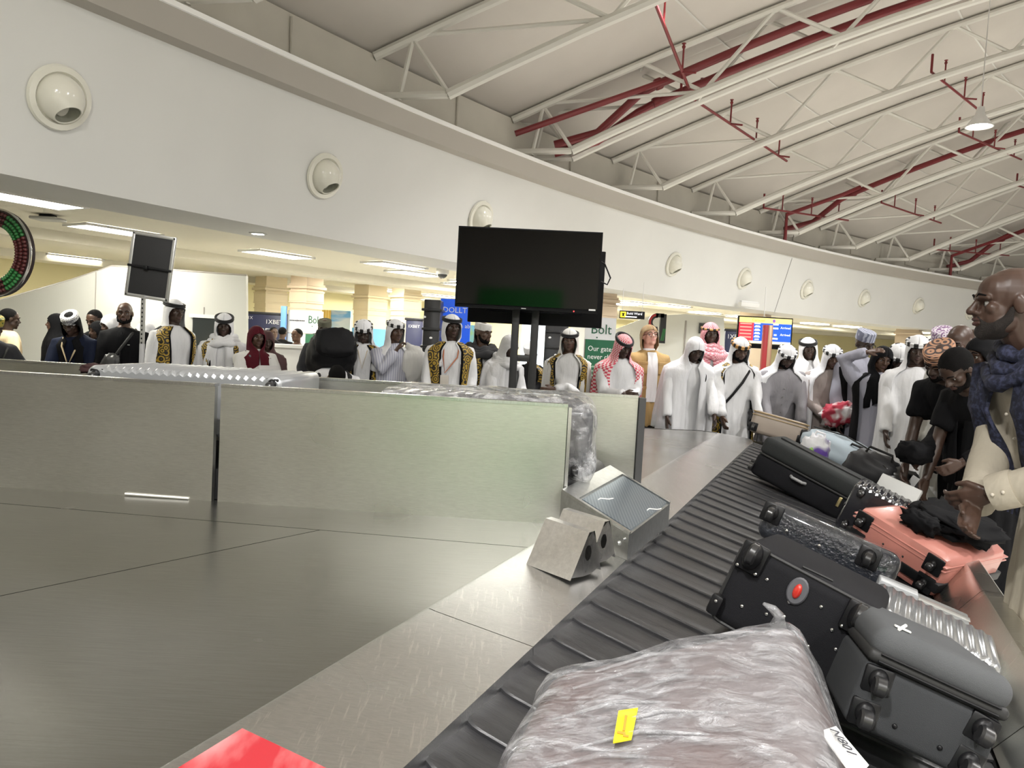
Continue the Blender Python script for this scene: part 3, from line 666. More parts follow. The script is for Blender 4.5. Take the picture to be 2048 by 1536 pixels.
FAR_POS, FAR_ROT, FAR_D = (1.854, 4.642, -.723), (.018, .109, -.229), (.623, .359, .249)
BEIGE_POS, BEIGE_ROT, BEIGE_D = (2.425, 6.931, -.638), (-.086, -.064, .048), (.47, .5, .20)
# ================================================================== THE LUGGAGE
def rod(w):
    v = Vector(w); a = v.length
    return Matrix.Rotation(a, 3, v.normalized()) if a > 1e-9 else Matrix.Identity(3)
BASE3 = Matrix(((E2.x, UU.x, NU.x), (E2.y, UU.y, NU.y), (E2.z, UU.z, NU.z)))
def pose(pos, rot): return Matrix.Translation((pos[0], pos[1], pos[2] + CAMZ)) @ (BASE3 @ rod(rot)).to_4x4()
def onb(x, y, h):
    """point seen at a pixel on the plane h above the slats"""
    v = Vector((_f + (x - 1024) / F * CR - (y - 768) / F * CU).tolist()); o = Vector((0, 0, CAMZ)) - BO
    return Vector((0, 0, CAMZ)) + v * ((h - o.dot(NU)) / v.dot(NU))
WHEELM = mat('wheel_rubber', (.02, .02, .021), .3, coat=.4); CHROME = mat('chrome', (.75, .75, .75), .15, metal=1)
BLKFAB = mat('black_fabric', (.009, .009, .011), .8, spec=.2, bump=.25, bs=500, var=.15, vs=6)
GREYFAB = mat('grey_fabric', (.042, .044, .047), .8, spec=.2, bump=.3, bs=600, var=.1, vs=5)
GREYFAB2 = mat('light_grey_fabric', (.085, .088, .092), .8, spec=.2, bump=.3, bs=600, var=.1, vs=5)
PINK = mat('pink_shell', (.55, .22, .18), .32, coat=.4, var=.04, vs=3)
ZIPM = mat('zip_tape', (.018, .018, .018), .6)
def axis_y(): return Matrix.Rotation(R(90), 4, 'X')
def caster(t, x, y, z, r=.026, plate=.085, pm=None, rot=0., wm=None, deep=.0):
    """a swivel wheel on a face looking along -Y: plate, fork, wheel"""
    o = MB(); o.rbox((0, .004, 0), (plate, .014, plate), .012); p = obj('wheel_plate', o, pm or BLACKP, t); p.matrix_local = Matrix.Translation((x, y, z)) @ Matrix.Rotation(rot, 4, 'Y')
    o = MB(); o.ell((0, -.004, .002), (r * .95, .014, r * 1.15), 12, 8); obj('wheel_fork', o, BLACKP, p)
    w = MB(); prof = [(.4 * r, -.013), (r * .8, -.014), (r, -.009), (r, .009), (r * .8, .014), (.4 * r, .013)]
    w.lathe(prof, 16, Matrix.Translation((0, -.026 + deep, -.006)) @ Matrix.Rotation(R(90), 4, 'Y')); obj('wheel', w, wm or WHEELM, p)
    return p
def shell_box(name, d, r, m, t, seg=3): 
    o = MB(); o.rbox((0, 0, 0), d, r, seg); return obj(name, o, m, t, 45)
def stud(t, x, y, z, r=.006, m=None, n='stud'):
    o = MB(); o.ell((x, y, z), (r, r * .6, r), 8, 5); return obj(n, o, m or CHROME, t)
def handle(t, c, w, m, M=None, h=.03, n='handle'):
    o = MB(); o.tube([(-w / 2, 0, 0), (-w / 2 + .012, 0, h), (w / 2 - .012, 0, h), (w / 2, 0, 0)], [.010, .009, .009, .010], 8); q = obj(n, o, m, t)
    q.matrix_local = Matrix.Translation(c) @ (M or Matrix.Identity(4)); return q
def piping(t, d, y, r, m):
    x, z = d[0] / 2 - .012, d[2] / 2 - .012
    P = []
    for sx, sz in ((1, 1), (-1, 1), (-1, -1), (1, -1)):
        for k in range(4):
            a = {(1, 1): 0, (-1, 1): 90, (-1, -1): 180, (1, -1): 270}[(sx, sz)] + 30 * k
            P.append((sx * (x - .02) + .025 * math.cos(R(a)), y, sz * (z - .02) + .025 * math.sin(R(a))))
    o = MB(); o.tube(P, r, 6, closed=True); return obj('piping', o, m, t)
# big black soft suitcase, wheels and red lamp towards the camera
M = pose(BLACK_POS, BLACK_ROT); d = BLACK_D
t = thing('suitcase', 'large black soft suitcase with a red oval light between its wheels', 'suitcase', M=M)
shell_box('shell', d, .035, BLKFAB, t); piping(t, d, -d[1] / 2 + .012, .005, ZIPM); piping(t, d, -d[1] / 2 + .10, .004, ZIPM)
yf = -d[1] / 2
for x, z in ((-d[0] / 2 + .045, d[2] / 2 - .035), (d[0] / 2 - .05, d[2] / 2 - .045)):
    o = MB(); o.rbox((0, 0, 0), (.075, .02, .085), .012); p = obj('wheel_plate', o, BLACKP, t); p.location = (x, yf - .004, z)
    o = MB(); o.ell((0, -.012, .006), (.026, .03, .040), 12, 8); obj('wheel_housing', o, BLACKP, p)
    o = MB(); o.lathe([(.012, -.011), (.026, -.012), (.031, -.007), (.031, .007), (.026, .012), (.012, .011)], 18, Matrix.Translation((0, -.022, .012)) @ Matrix.Rotation(R(90), 4, 'Y')); obj('wheel', o, WHEELM, p)
    for sx in (-1, 1): stud(p, sx * .026, -.012, -.034, .005)
for x, z in ((-d[0] / 2 + .012, -d[2] / 2 + .05), (d[0] / 2 - .03, -d[2] / 2 + .02)):
    o = MB(); o.rbox((0, 0, 0), (.035, .035, .06), .01); p = obj('corner_foot', o, BLACKP, t); p.location = (x, yf - .012, z); stud(p, 0, -.019, .012, .005)
o = MB(); o.lathe([(.001, -.004), (.030, -.004), (.034, 0), (.030, .005), (.001, .006)], 20); p = obj('light_surround', o, mat('grey_plastic', (.10, .10, .11), .4), t); p.matrix_local = Matrix.Translation((-.012, yf - .004, d[2] * .27)) @ Matrix.Rotation(R(90), 4, 'X') @ Matrix.Scale(1.45, 4, (0, 1, 0)) @ Matrix.Scale(.78, 4)
o = MB(); o.ell((0, 0, .006), (.014, .019, .010), 14, 8); obj('red_light', o, mat('red_lens', (.50, .03, .02), .12, coat=1.), p)
for x, z in ((-.10, .055), (-.06, -.03), (-.015, -.012), (.06, .06), (.075, -.05), (.14, -.02), (-.13, -.045), (.02, -.085), (.11, .02), (-.02, .03)): stud(t, x * d[0] / .42, yf - .001, z * d[2] / .25, .0055)
handle(t, (d[0] / 2 - .002, .02, 0), .2, BLKFAB, Matrix.Rotation(R(90), 4, 'Z') @ Matrix.Rotation(R(90), 4, 'X') )
o = MB(); o.tube([(-.03, yf + .03, d[2] / 2 + .003), (.03, yf + .05, d[2] / 2 + .003), (.05, yf + .055, d[2] / 2 + .003)], .003, 6); obj('seam_welt', o, ZIPM, t)
# dark grey soft cabin case, four wheels
M = pose(GREY_POS, GREY_ROT); d = GREY_D
t = thing('suitcase', 'dark grey soft case with four black spinner wheels and bulging top, nearest the outer bumper', 'suitcase', M=M)
shell_box('shell', d, .02, GREYFAB, t); yf = -d[1] / 2
o = MB(); o.rbox((0, 0, d[2] / 2 + .012), (d[0] * 1.015, d[1] * 1.015, .030), .012, 3); obj('zip_gusset', o, ZIPM, t)
v, f = rounded((d[0] * 1.02, d[1] * 1.02, .075), .036, 6); o = MB(); o.add([(x, y + .0, z + d[2] / 2 + .045 + (.02 * (1 - (2 * x / d[0]) ** 2) * (1 - (2 * y / d[1]) ** 2) if z > 0 else 0)) for x, y, z in v], f); b = obj('bulging_lid', o, GREYFAB2, t, 60)
for zz in (.035, .052): 
    o = MB(); o.tube([(-d[0] / 2 + .02, yf - .006, d[2] / 2 + zz - .03), (d[0] / 2 - .02, yf - .006, d[2] / 2 + zz - .03)], .003, 6); obj('zipper', o, BLACKP, t)
for sx in (-1, 1):
    for sz in (-1, 1): caster(t, sx * (d[0] / 2 - .036), yf, sz * (d[2] / 2 - .036), .022, .062, BLACKP, .1 * sx)
for x in (-.045, .05): stud(t, x, yf - .001, -.035, .006, BLACKP)
o = MB(); o.tube([(-d[0] / 2 + .04, -d[1] / 2 + .02, d[2] / 2 + .085), (-d[0] / 2 + .06, -d[1] / 2 + .06, d[2] / 2 + .095)], .004, 6); o.rbox((-d[0] / 2 + .05, -d[1] / 2 + .035, d[2] / 2 + .088), (.035, .012, .004), .001); obj('luggage_tag', o, WHITE, t)
# dark case wrapped in glossy film, behind the big black one
FILMD = film_mat('film_over_dark', (.35, .38, .44), .02, .60, .9, 22, (1, 1, 1), .1, .7)
CROC = mat('embossed_black', (.012, .014, .02), .16, bump=.8, bs=70, coat=.8, stretch=(1, 1, 1))
M = pose(CROC_POS, CROC_ROT); d = CROC_D
t = thing('suitcase', 'glossy navy black film-wrapped suitcase leaning behind the one with the red light', 'suitcase', M=M)
shell_box('shell', d, .045, CROC, t, 4); yf = -d[1] / 2
o = MB(); v, f = rounded((d[0] + .012, d[1] + .012, d[2] + .012), .05, 5); o.add(v, f); obj('plastic_wrap', o, FILMD, t, 60)
for x, z in ((-d[0] / 2 + .035, d[2] / 2 - .05), (d[0] / 2 - .11, d[2] / 2 - .055)): caster(t, x, yf - .008, z, .028, .08, BLACKP)
for x in (-.15, -.02): stud(t, x, yf - .012, -.01, .007)
# pink hard shell
M = pose(PINK_POS, PINK_ROT); d = PINK_D
t = thing('suitcase', 'pink hard-shell suitcase with black square wheel plates and a black strap', 'suitcase', M=M); yf = -d[1] / 2
shell_box('shell', d, .05, PINK, t, 2)
for k in (0, 1):
    o = MB(); o.rbox((0, .0, d[2] / 2 - .045 - .018 * k), (d[0] * .99 + .006, d[1] + .006, .007), .003, 2); obj('moulded_rib', o, PINK, t)
for sx in (-1, 1):
    for sz in (-1, 1): caster(t, sx * (d[0] / 2 - .055), yf - .003, sz * (d[2] / 2 - .06) + .0, .018, .082, BLACKP)
o = MB(); o.rbox((0, 0, -.04), (d[0] + .012, d[1] + .012, .045), .006); obj('strap', o, BLACKP, t)
for x in (-.05, .05): stud(t, x, yf - .002, .005, .005, ZIPM)
# broad black case further up the belt
M = pose(FAR_POS, FAR_ROT); d = FAR_D
t = thing('suitcase', 'broad black case with charcoal lid lying across the slats, small white patch on its handle', 'suitcase', M=M); yf = -d[1] / 2
o = MB(); o.rbox((0, 0, -d[2] * .22), (d[0], d[1], d[2] * .58), .03, 3); obj('shell', o, BLKFAB, t, 45)
o = MB(); o.rbox((0, 0, d[2] * .29), (d[0] * 1.01, d[1] * 1.01, d[2] * .44), .03, 3); obj('lid', o, mat('charcoal_fabric', (.026, .028, .028), .75, spec=.2, bump=.2, bs=400), t, 45)
o = MB(); o.rbox((0, yf + .002, d[2] * .075), (d[0] * .98, .012, .012), .004); obj('zipper', o, ZIPM, t)
handle(t, (-.03, yf - .002, -.02), .09, mat('patched_handle', (.25, .25, .25), .5), Matrix.Rotation(R(90), 4, 'X'), .025)
o = MB(); o.rbox((d[0] * .36, yf - .004, -.02), (.02, .008, .06), .003); obj('gold_tag', o, mat('brass', (.6, .5, .25), .3, metal=1), t)
o = MB(); o.rbox((0, -.02, d[2] / 2 + .008), (d[0] * .86, .012, .01), .003); obj('lid_piping', o, ZIPM, t)
for sx in (-1, 1): caster(t, sx * (d[0] / 2 - .0), yf + .03, -d[2] / 2 + .045, .024, .05, BLACKP)
# beige case at the far bend
M = pose(BEIGE_POS, BEIGE_ROT); d = BEIGE_D
t = thing('suitcase', 'beige suitcase with gold-brown edge piping at the far bend of the belt', 'suitcase', M=M); yf = -d[1] / 2
BEIGE = mat('beige_shell', (.36, .30, .25), .45, var=.05, vs=5)
shell_box('shell', d, .035, BEIGE, t, 3)
o = MB(); o.rbox((0, 0, d[2] / 2 - .012), (d[0] + .01, d[1] + .01, .014), .005); o.rbox((0, 0, d[2] / 2 - .04), (d[0] + .01, d[1] + .01, .01), .004); obj('edge_band', o, mat('gold_trim', (.30, .22, .12), .35, metal=.3), t)
for sx in (-1, 1):
    caster(t, sx * (d[0] / 2 - .03), yf - .003, -d[2] / 2 + .05, .028, .075, BLACKP)
o = MB(); o.rbox((d[0] / 2 - .02, yf - .002, d[2] / 2 - .09), (.06, .02, .07), .012); obj('corner_guard', o, BLACKP, t)
# ribbed shells
def ribbed(name, label, M, d, m, nrib, group=None, wheels=True, amp=.006):
    t = thing(name, label, 'suitcase', M=M, group=group)
    nx = nrib * 8; prof = []
    for i in range(nx + 1):
        x = lerp(-d[0] / 2, d[0] / 2, i / nx); e = min(1, (d[0] / 2 - abs(x)) / .035); e = math.sqrt(max(0, 1 - (1 - e) ** 2))
        prof.append((x, (d[2] / 2 - .03 * (1 - e)) - amp * (.5 + .5 * math.cos(2 * PI * i / 8)) * (1 if .06 < i / nx < .94 else 0)))
    poly = prof + [(x, -z) for x, z in reversed(prof)]
    rows = []
    for y, k in ((-.5, .86), (-.485, .95), (-.45, 1), (.45, 1), (.485, .95), (.5, .86)): rows.append([(x * (1 - (1 - k) * .3), y * d[1], z * k) for x, z in poly])
    o = MB(); o.grid(rows, wrap=True); n = len(poly); o.f.append(tuple(range(n))); o.f.append(tuple(5 * n + i for i in reversed(range(n)))); obj('shell', o, m, t, 35)
    o = MB(); o.rbox((0, 0, 0), (d[0] + .006, d[1] * .99, .016), .005); obj('zip_frame', o, ZIPM, t)
    if wheels:
        for sx in (-1, 1):
            for sz in (-1, 1): caster(t, sx * (d[0] / 2 - .045), -d[1] / 2 + .004, sz * (d[2] / 2 - .04), .02, .055, BLACKP)
    handle(t, (d[0] / 2 + .001, 0, 0), .14, BLACKP, Matrix.Rotation(R(90), 4, 'Z') @ Matrix.Rotation(R(90), 4, 'X'), .02)
    return t
SILV = mat('silver_shell', (.42, .43, .44), .22, metal=.7); BLKSH = mat('black_shell', (.02, .02, .024), .22, coat=.6)
Bm = lambda p, rot=(0, 0, 0): Matrix.Translation(p) @ (BASE3 @ rod(rot)).to_4x4()
ribbed('suitcase', 'silver ribbed hard-shell suitcase wedged behind the dark grey soft case', Bm(onb(1880, 1262, .22) + UU * .12 - NU * .09, (0, .05, -.1)), (.36, .30, .18), SILV, 12)
t = thing('carton', 'plain light grey carton behind the silver ribbed suitcase', 'box', M=Bm(onb(1870, 1222, .16) + UU * .08 - NU * .08, (0, 0, -.1)))
o = MB(); o.rbox((0, 0, 0), (.24, .16, .16), .008); obj('carton_body', o, mat('grey_board', (.30, .31, .31), .5), t); o = MB(); o.rbox((0, 0, .081), (.242, .05, .003), .001); obj('tape', o, mat('tape_clear', (.5, .5, .48), .15), t)
t = thing('carton', 'small pale grey carton with white label under the pink case', 'box', M=Bm(onb(1800, 1178, .2) + UU * .05 - NU * .09, (0, 0, -.05)))
o = MB(); o.rbox((0, 0, 0), (.13, .10, .18), .006); obj('carton_body', o, mat('pale_board', (.33, .34, .35), .5), t); o = MB(); o.rbox((0, -.02, .091), (.12, .05, .003), .001); obj('label_sheet', o, mat('label_white', (.62, .64, .66), .4), t)
ribbed('suitcase', 'black ribbed hard-shell suitcase standing just beyond the pink one', Bm(onb(1795, 1003, .30) + UU * .16 - NU * .13, (0, .10, -.12)), (.40, .32, .26), BLKSH, 12)
# ------------------------------------------------------------------ soft and odd things further up
def lump(c, r, M, m, seed, amp=.2, n=28, mm=18, parent=None, name='body', freq=3.):
    from mathutils import noise
    v, f = ellipsoid((0, 0, 0), (1, 1, 1), n, mm); o = []
    for p in v:
        p = Vector(p); q = Vector([math.copysign(abs(k) ** .7, k) for k in p])
        k = 1 + amp * noise.noise(p * freq + Vector((seed, 0, 0))) + amp * .5 * noise.noise(p * freq * 2.3 + Vector((0, seed, 0)))
        o.append((q.x * r[0] * k + c[0], q.y * r[1] * k + c[1], q.z * r[2] * k + c[2]))
    b = MB(); b.add(o, f, M); return obj(name, b, m, parent, 180)
t = thing('jacket', 'crumpled black jacket heaped on top beside the pink suitcase', 'jacket', M=pose(PINK_POS, PINK_ROT) @ Matrix.Translation((.05, .0, PINK_D[2] / 2 + .055)))
lump((0, .05, 0), (.17, .20, .045), None, mat('black_cloth', (.007, .007, .008), .85, spec=.12), 3, .45, parent=t, name='cloth_body', freq=2.2)
lump((-.04, -.19, -.01), (.08, .06, .04), None, MATS['black_cloth'], 9, .4, parent=t, name='sleeve')
t = thing('duffel_bag', 'soft black duffel bag with white tag lying beyond the broad black case', 'bag', M=Bm(onb(1752, 938, .22) + UU * .10, (0, .05, -.15)))
lump((0, 0, -.03), (.19, .15, .13), None, mat('black_nylon', (.022, .022, .025), .55), 5, .18, parent=t)
lump((.17, -.02, -.03), (.14, .12, .10), None, mat('black_glossy', (.015, .015, .016), .3), 8, .35, parent=t, name='side_pocket')
o = MB(); o.rbox((0, 0, 0), (.05, .012, .09), .003); q_ = obj('luggage_tag', o, mat('tag_white', (.7, .7, .7), .5), t); q_.location = (.26, -.13, .02); q_.rotation_euler = (.2, .2, 0)
handle(t, (0, -.10, .09), .18, mat('black_webbing', (.012, .012, .012), .7), Matrix.Rotation(R(30), 4, 'X'), .05)
t = thing('flat_box', 'white flat box leaning between the black ribbed case and the duffel bag', 'box', M=Bm(onb(1800, 985, .25) + UU * .14 - NU * .03, (-.3, .1, -.35)))
o = MB(); o.rbox((0, 0, 0), (.24, .04, .15), .006); obj('box_body', o, mat('white_board', (.72, .73, .72), .5), t); o = MB(); o.rbox((0, 0, .076), (.24, .025, .003), .001); obj('tape', o, MATS['tape_clear'], t)
t = thing('checked_bag', 'pale blue woven zip bag with gold and dark stripes beyond the broad black case', 'bag', M=Bm(onb(1690, 892, .26) + UU * .16 - NU * .02, (0, .05, -.2)))
WOV = two_tone('woven_stripes', (.42, .50, .56), (.50, .42, .22), 'WAVE', 1.6, .5, .78, stretch=(0, 9, 0), detail=2.)
lump((0, 0, -.06), (.30, .20, .13), None, WOV, 12, .10, parent=t, n=36, mm=20)
o = MB(); o.tube([(-.25, -.09, .06), (0, -.10, .09), (.26, -.08, .05)], .006, 6); obj('zipper', o, ZIPM, t)
handle(t, (.12, -.13, .02), .12, MATS['black_webbing'], Matrix.Rotation(R(40), 4, 'X'), .05)
t = thing('plastic_bag', 'small white plastic bag printed purple and green behind the beige suitcase', 'bag', M=Bm(onb(1636, 884, .30) + UU * .3 - NU * .12, (0, 0, -.1)))
PB = two_tone('printed_bag', (.70, .70, .72), (.11, .05, .30), 'NOISE', 8, .4, .56, detail=1.)
lump((0, 0, 0), (.10, .06, .13), None, PB, 15, .25, parent=t); o = MB(); o.ell((-.02, -.057, .0), (.03, .012, .05), 10, 6); obj('green_print', o, mat('green_print', (.22, .45, .05), .4), t)
handle(t, (0, 0, .11), .08, PB, None, .05)
# ------------------------------------------------------------------ suitcase wrapped in film nearest the camera
FILM = film_mat('stretch_film', (.44, .44, .46), .20, .44, .68, 8, (1, 2.4, 1), .16, 1.)
INNER = two_tone('mauve_shell', (.11, .07, .065), (.17, .155, .16), 'NOISE', 3, .5, .5, detail=2., soft=.15)
top4 = [at(890, 1720, .86), at(1670, 1650, .94), at(1585, 1228, 1.40), at(1095, 1336, 1.28)]
down = Vector((.035, .01, -.235)); cen = sum(top4, Vector()) / 4
bot4 = [p + down + (p - cen) * .10 for p in top4]; bot4[2] += Vector((.05, 0, 0)); bot4[1] += Vector((.09, 0, 0))
def soft_hexa(P8, bev, seg, cuts, amp, freq, seed, grow=0.):
    from mathutils import noise
    bm = bmesh.new(); vs = [bm.verts.new(p) for p in P8]
    for q in ((3, 2, 1, 0), (4, 5, 6, 7), (0, 1, 5, 4), (1, 2, 6, 5), (2, 3, 7, 6), (3, 0, 4, 7)): bm.faces.new([vs[i] for i in q])
    bmesh.ops.recalc_face_normals(bm, faces=bm.faces)
    bmesh.ops.bevel(bm, geom=bm.edges[:], offset=bev, segments=seg, profile=.5, affect='EDGES')
    if cuts:
        bmesh.ops.subdivide_edges(bm, edges=[e for e in bm.edges if e.calc_length() > .06], cuts=cuts, use_grid_fill=True)
    bm.normal_update()
    for v in bm.verts:
        k = amp * noise.noise(v.co * freq + Vector((seed, 0, 0))) + amp * .6 * noise.noise(v.co * freq * 2.1 + Vector((0, seed, 0)))
        v.co += v.normal * (k + grow)
    bm.verts.index_update(); o = MB(); o.add([tuple(v.co) for v in bm.verts], [tuple(v.index for v in f.verts) for f in bm.faces]); bm.free(); return o
cb = sum(bot4, Vector()) / 4
t = thing('suitcase', 'suitcase thickly wrapped in clear stretch film with yellow sticker, nearest the camera', 'suitcase', cb)
loc = lambda P: [p - cb for p in P]
obj('shell', soft_hexa(loc(bot4 + top4), .04, 4, 0, 0, 1, 0), INNER, t, 60)
obj('stretch_film', soft_hexa(loc(bot4 + top4), .042, 4, 14, .007, 9, 2., .013), FILM, t, 180)
def stretch_fold(P, r, name='film_fold'):
    o = MB(); o.tube([p - cb for p in P], r, 7, round_=True); return obj(name, o, FILM, t, 180)
tn = (top4[1] - top4[0]).cross(top4[3] - top4[0]).normalized(); tn = tn if tn.z > 0 else -tn
ptop = lambda a, b: lerp(lerp(top4[3], top4[2], a), lerp(top4[0], top4[1], a), b)
for i in range(9):
    a0, b0 = .1 + rnd.random() * .35, .16 + .09 * i; stretch_fold([ptop(a0, b0) + tn * .012, ptop(a0 + .2, b0 - .03) + tn * .016, ptop(a0 + .42, b0 + .02) + tn * .012], [.002, .004, .002])
kx = ptop(.93, .06); 
o = MB(); o.tube([kx - cb, kx - cb + tn * .02, kx - cb + tn * .032 + Vector((-.012, 0, 0)), kx - cb + tn * .042 + Vector((-.03, 0, 0))], [.016, .010, .008, .003], 7); obj('film_knot', o, FILM, t, 180)
# yellow sticker on the film
sc_ = [at(1236, 1422, 1.14), at(1275, 1417, 1.14), at(1262, 1480, 1.08), at(1226, 1486, 1.08)]
def drop(x, y):
    v = Vector((_f + (x - 1024) / F * CR - (y - 768) / F * CU).tolist()); o_ = Vector((0, 0, CAMZ)); p0 = top4[3] + tn * .026
    return o_ + v * ((p0 - o_).dot(tn) / v.dot(tn))
cs = [drop(1226, 1486), drop(1263, 1479), drop(1276, 1417), drop(1237, 1423)]
o = MB(); o.hexa([p - cb - tn * .001 for p in cs] + [p - cb + tn * .0015 for p in cs]); obj('yellow_sticker', o, two_tone('yellow_label', (.85, .72, .02), (.70, .50, .04), 'NOISE', 25, .4, .62, detail=2.), t, 20)
yv_ = cs[3] - cs[0]; zv_ = (cs[1] - cs[0]).cross(yv_); fr = frame(lerp(cs[0], cs[1], .5) - cb + tn * .002, yv_.cross(zv_), yv_)
o = MB(); L_ = (cs[3] - cs[0]).length; o.box((0, L_ * .52, .0005), (.004, L_ * .5, .001)); o.box((-.003, L_ * .2, .0005), (.012, .006, .001)); o.box((.004, L_ * .13, .0005), (.008, .005, .001)); q_ = obj('printed_lines', o, mat('red_print', (.45, .25, .03), .5), t); q_.matrix_local = fr
# white baggage tag at its right side with the number
tg = [at(1640, 1462, 1.16), at(1672, 1452, 1.2), at(1738, 1530, 1.12), at(1712, 1560, 1.06)]
o = MB(); tnn = (tg[1] - tg[0]).cross(tg[3] - tg[0]).normalized(); o.hexa([p - cb for p in tg] + [p - cb + tnn * .002 for p in tg]); bt = obj('baggage_tag', o, mat('tag_paper', (.78, .78, .76), .5), t, 20)
tz = tnn if tnn.dot(Vector((0, 0, CAMZ)) - tg[0]) > 0 else -tnn
fr = frame(lerp(tg[0], tg[1], .45) + (tg[3] - tg[0]) * .02 - cb + tz * .0035, (tg[3] - tg[0]), tz.cross(tg[3] - tg[0]))
text('tag_number', 'N801', .026, fr, mat('ink', (.03, .03, .04), .6), bt, .0004)
# ------------------------------------------------------------------ cases inside the feed conveyor
def fpt(u, w, z): p = FA + FD * u - FNv * w; return Vector((p.x, p.y, z))
fx = (-FD); 
def fM(u, w, z, rz=0): return frame(fpt(u, w, z), fx, -FNv) @ Matrix.Rotation(rz, 4, 'Z')
t = ribbed('suitcase', 'silver grey ribbed hard-shell suitcase lying inside the feed conveyor', fM(1.55, .42, ZT_ - .09), (.82, .50, .27), mat('grey_shell', (.36, .37, .38), .28, metal=.4), 24, amp=.010)
lump((0, 0, 0), (.055, .05, .022), None, mat('dark_red_cloth', (.03, .008, .008), .8), 21, .3, parent=thing('cloth_bundle', 'dark red cloth bundle at the end of the silver grey case in the feed conveyor', 'bundle', fpt(2.06, .40, ZT_ + .015)))
M = fM(.32, .38, DZ + .12 + .172, R(2)); d = (.84, .52, .31)
t = thing('suitcase', 'black suitcase wrapped in clear film at the mouth of the feed conveyor', 'suitcase', M=M)
shell_box('shell', d, .05, BLKSH, t)
for k in range(13):
    o = MB(); o.rbox((lerp(-.36, .36, k / 12), 0, d[2] / 2 - .002), (.026, d[1] * .9, .014), .005); obj('shell_rib', o, BLKSH, t)
o = soft_hexa([(sx * (d[0] / 2 + .01), sy * (d[1] / 2 + .01), sz * (d[2] / 2 + .015)) for sz in (-1, 1) for sx, sy in ((-1, -1), (1, -1), (1, 1), (-1, 1))], .05, 4, 10, .012, 9, 4., .004)
obj('stretch_film', o, film_mat('film_over_black', (.62, .62, .63), .18, .46, .66, 8, (1, 2, 1), .1, 1.), t, 180)
o = MB(); o.rbox((d[0] / 2 + .018, -.08, .07), (.004, .05, .05), .001); obj('small_label', o, WHITE, t)
for sx in (-1, 1): caster(t, d[0] / 2 - .07 if sx > 0 else -d[0] / 2 + .07, -d[1] / 2, -.1, .02, .05, BLACKP)
# ================================================================== PEOPLE
from mathutils import noise
TSC = bpy.data.scenes.new('workbench')
def fuse(parts, voxel, smooth=3, fac=.5):
    """one continuous surface grown over overlapping closed volumes"""
    me = bpy.data.meshes.new('fuse'); me.from_pydata(parts.v, [], parts.f); me.update()
    o = bpy.data.objects.new('fuse', me); TSC.collection.objects.link(o)
    md = o.modifiers.new('r', 'REMESH'); md.mode = 'VOXEL'; md.voxel_size = voxel; md.adaptivity = 0
    if smooth: sm = o.modifiers.new('s', 'SMOOTH'); sm.iterations = smooth; sm.factor = fac
    vl = TSC.view_layers[0]; vl.update(); ev = o.evaluated_get(vl.depsgraph); m2 = ev.data
    n = len(m2.vertices); co = np.empty(n * 3, np.float32); m2.vertices.foreach_get('co', co)
    fs = [tuple(p.vertices) for p in m2.polygons]; co = co.reshape(-1, 3)
    bpy.data.objects.remove(o); bpy.data.meshes.remove(me)
    return co, fs
def vnormals(co, fs):
    nn = np.zeros_like(co); q = np.array([f if len(f) == 4 else (f[0], f[1], f[2], f[2]) for f in fs])
    fn = np.cross(co[q[:, 2]] - co[q[:, 0]], co[q[:, 3]] - co[q[:, 1]])
    for k in range(4): np.add.at(nn, q[:, k], fn)
    return nn / (np.linalg.norm(nn, axis=1, keepdims=True) + 1e-12)
def rx(a): return Matrix.Rotation(a, 3, 'X')
def rz(a): return Matrix.Rotation(a, 3, 'Z')
def ry(a): return Matrix.Rotation(a, 3, 'Y')
EYEW = mat('eye_white', (.26, .25, .235), .25); IRIS = mat('eye_dark', (.012, .008, .006), .15)
HAIRD = mat('hair_black', (.006, .0055, .0055), .85, bump=.5, bs=300, spec=.1)
def skin(name, c): return mat(name, c, .42, var=.10, vs=14, spec=.45)
SK = dict(d=skin('skin_deep', (.052, .030, .021)), e=skin('skin_deep_warm', (.085, .047, .031)), m=skin('skin_brown', (.115, .058, .036)), n=skin('skin_near', (.062, .034, .024)), w=skin('skin_pale', (.62, .36, .28)))
def cloth(name, c, r=.8, b=.9, bs=20, var=.05): return mat(name, c, r, var=var, vs=7, bump=b, bs=bs, spec=.12, stretch=(1, 1, .28))
CL = dict(white=cloth('white_cotton', (.74, .74, .75)), white2=cloth('off_white_cotton', (.66, .65, .62)), sheer=cloth('white_voile', (.78, .78, .80)), grey=cloth('grey_cotton', (.30, .29, .31)), lav=cloth('grey_lilac_cotton', (.34, .34, .40)),
    navy=cloth('navy_cloth', (.011, .015, .032)), black=cloth('black_wool', (.006, .006, .007)), maroon=cloth('maroon_cloth', (.075, .008, .014)), cream=cloth('cream_cotton', (.62, .50, .32)), khaki=cloth('khaki_cotton', (.40, .36, .29)),
    tan=cloth('tan_canvas', (.40, .27, .12)), dk=cloth('charcoal_cloth', (.03, .03, .033)), olive=cloth('olive_cloth', (.07, .07, .045)), taupe=cloth('taupe_cotton', (.36, .31, .29)), brown=cloth('brown_cloth', (.05, .03, .022)))
GOLD = two_tone('gold_embroidery', (.42, .27, .03), (.010, .008, .006), 'RING', 15, .55, .56, detail=21., soft=.16)
REDCHK = two_tone('red_check', (.62, .06, .10), (.80, .62, .62), 'CHECK', 1., .8, .5, uv=True, stretch=(46, 46, 1), soft=.3)
REDSOFT = two_tone('rose_weave', (.55, .16, .20), (.72, .42, .44), 'CHECK', 1., .8, .5, uv=True, stretch=(60, 60, 1), soft=.4)
STRIPE = two_tone('striped_shawl', (.02, .02, .022), (.62, .61, .60), 'WAVE', 1., .8, .55, uv=True, stretch=(0, 5.5, 0), detail=.3, soft=.12)
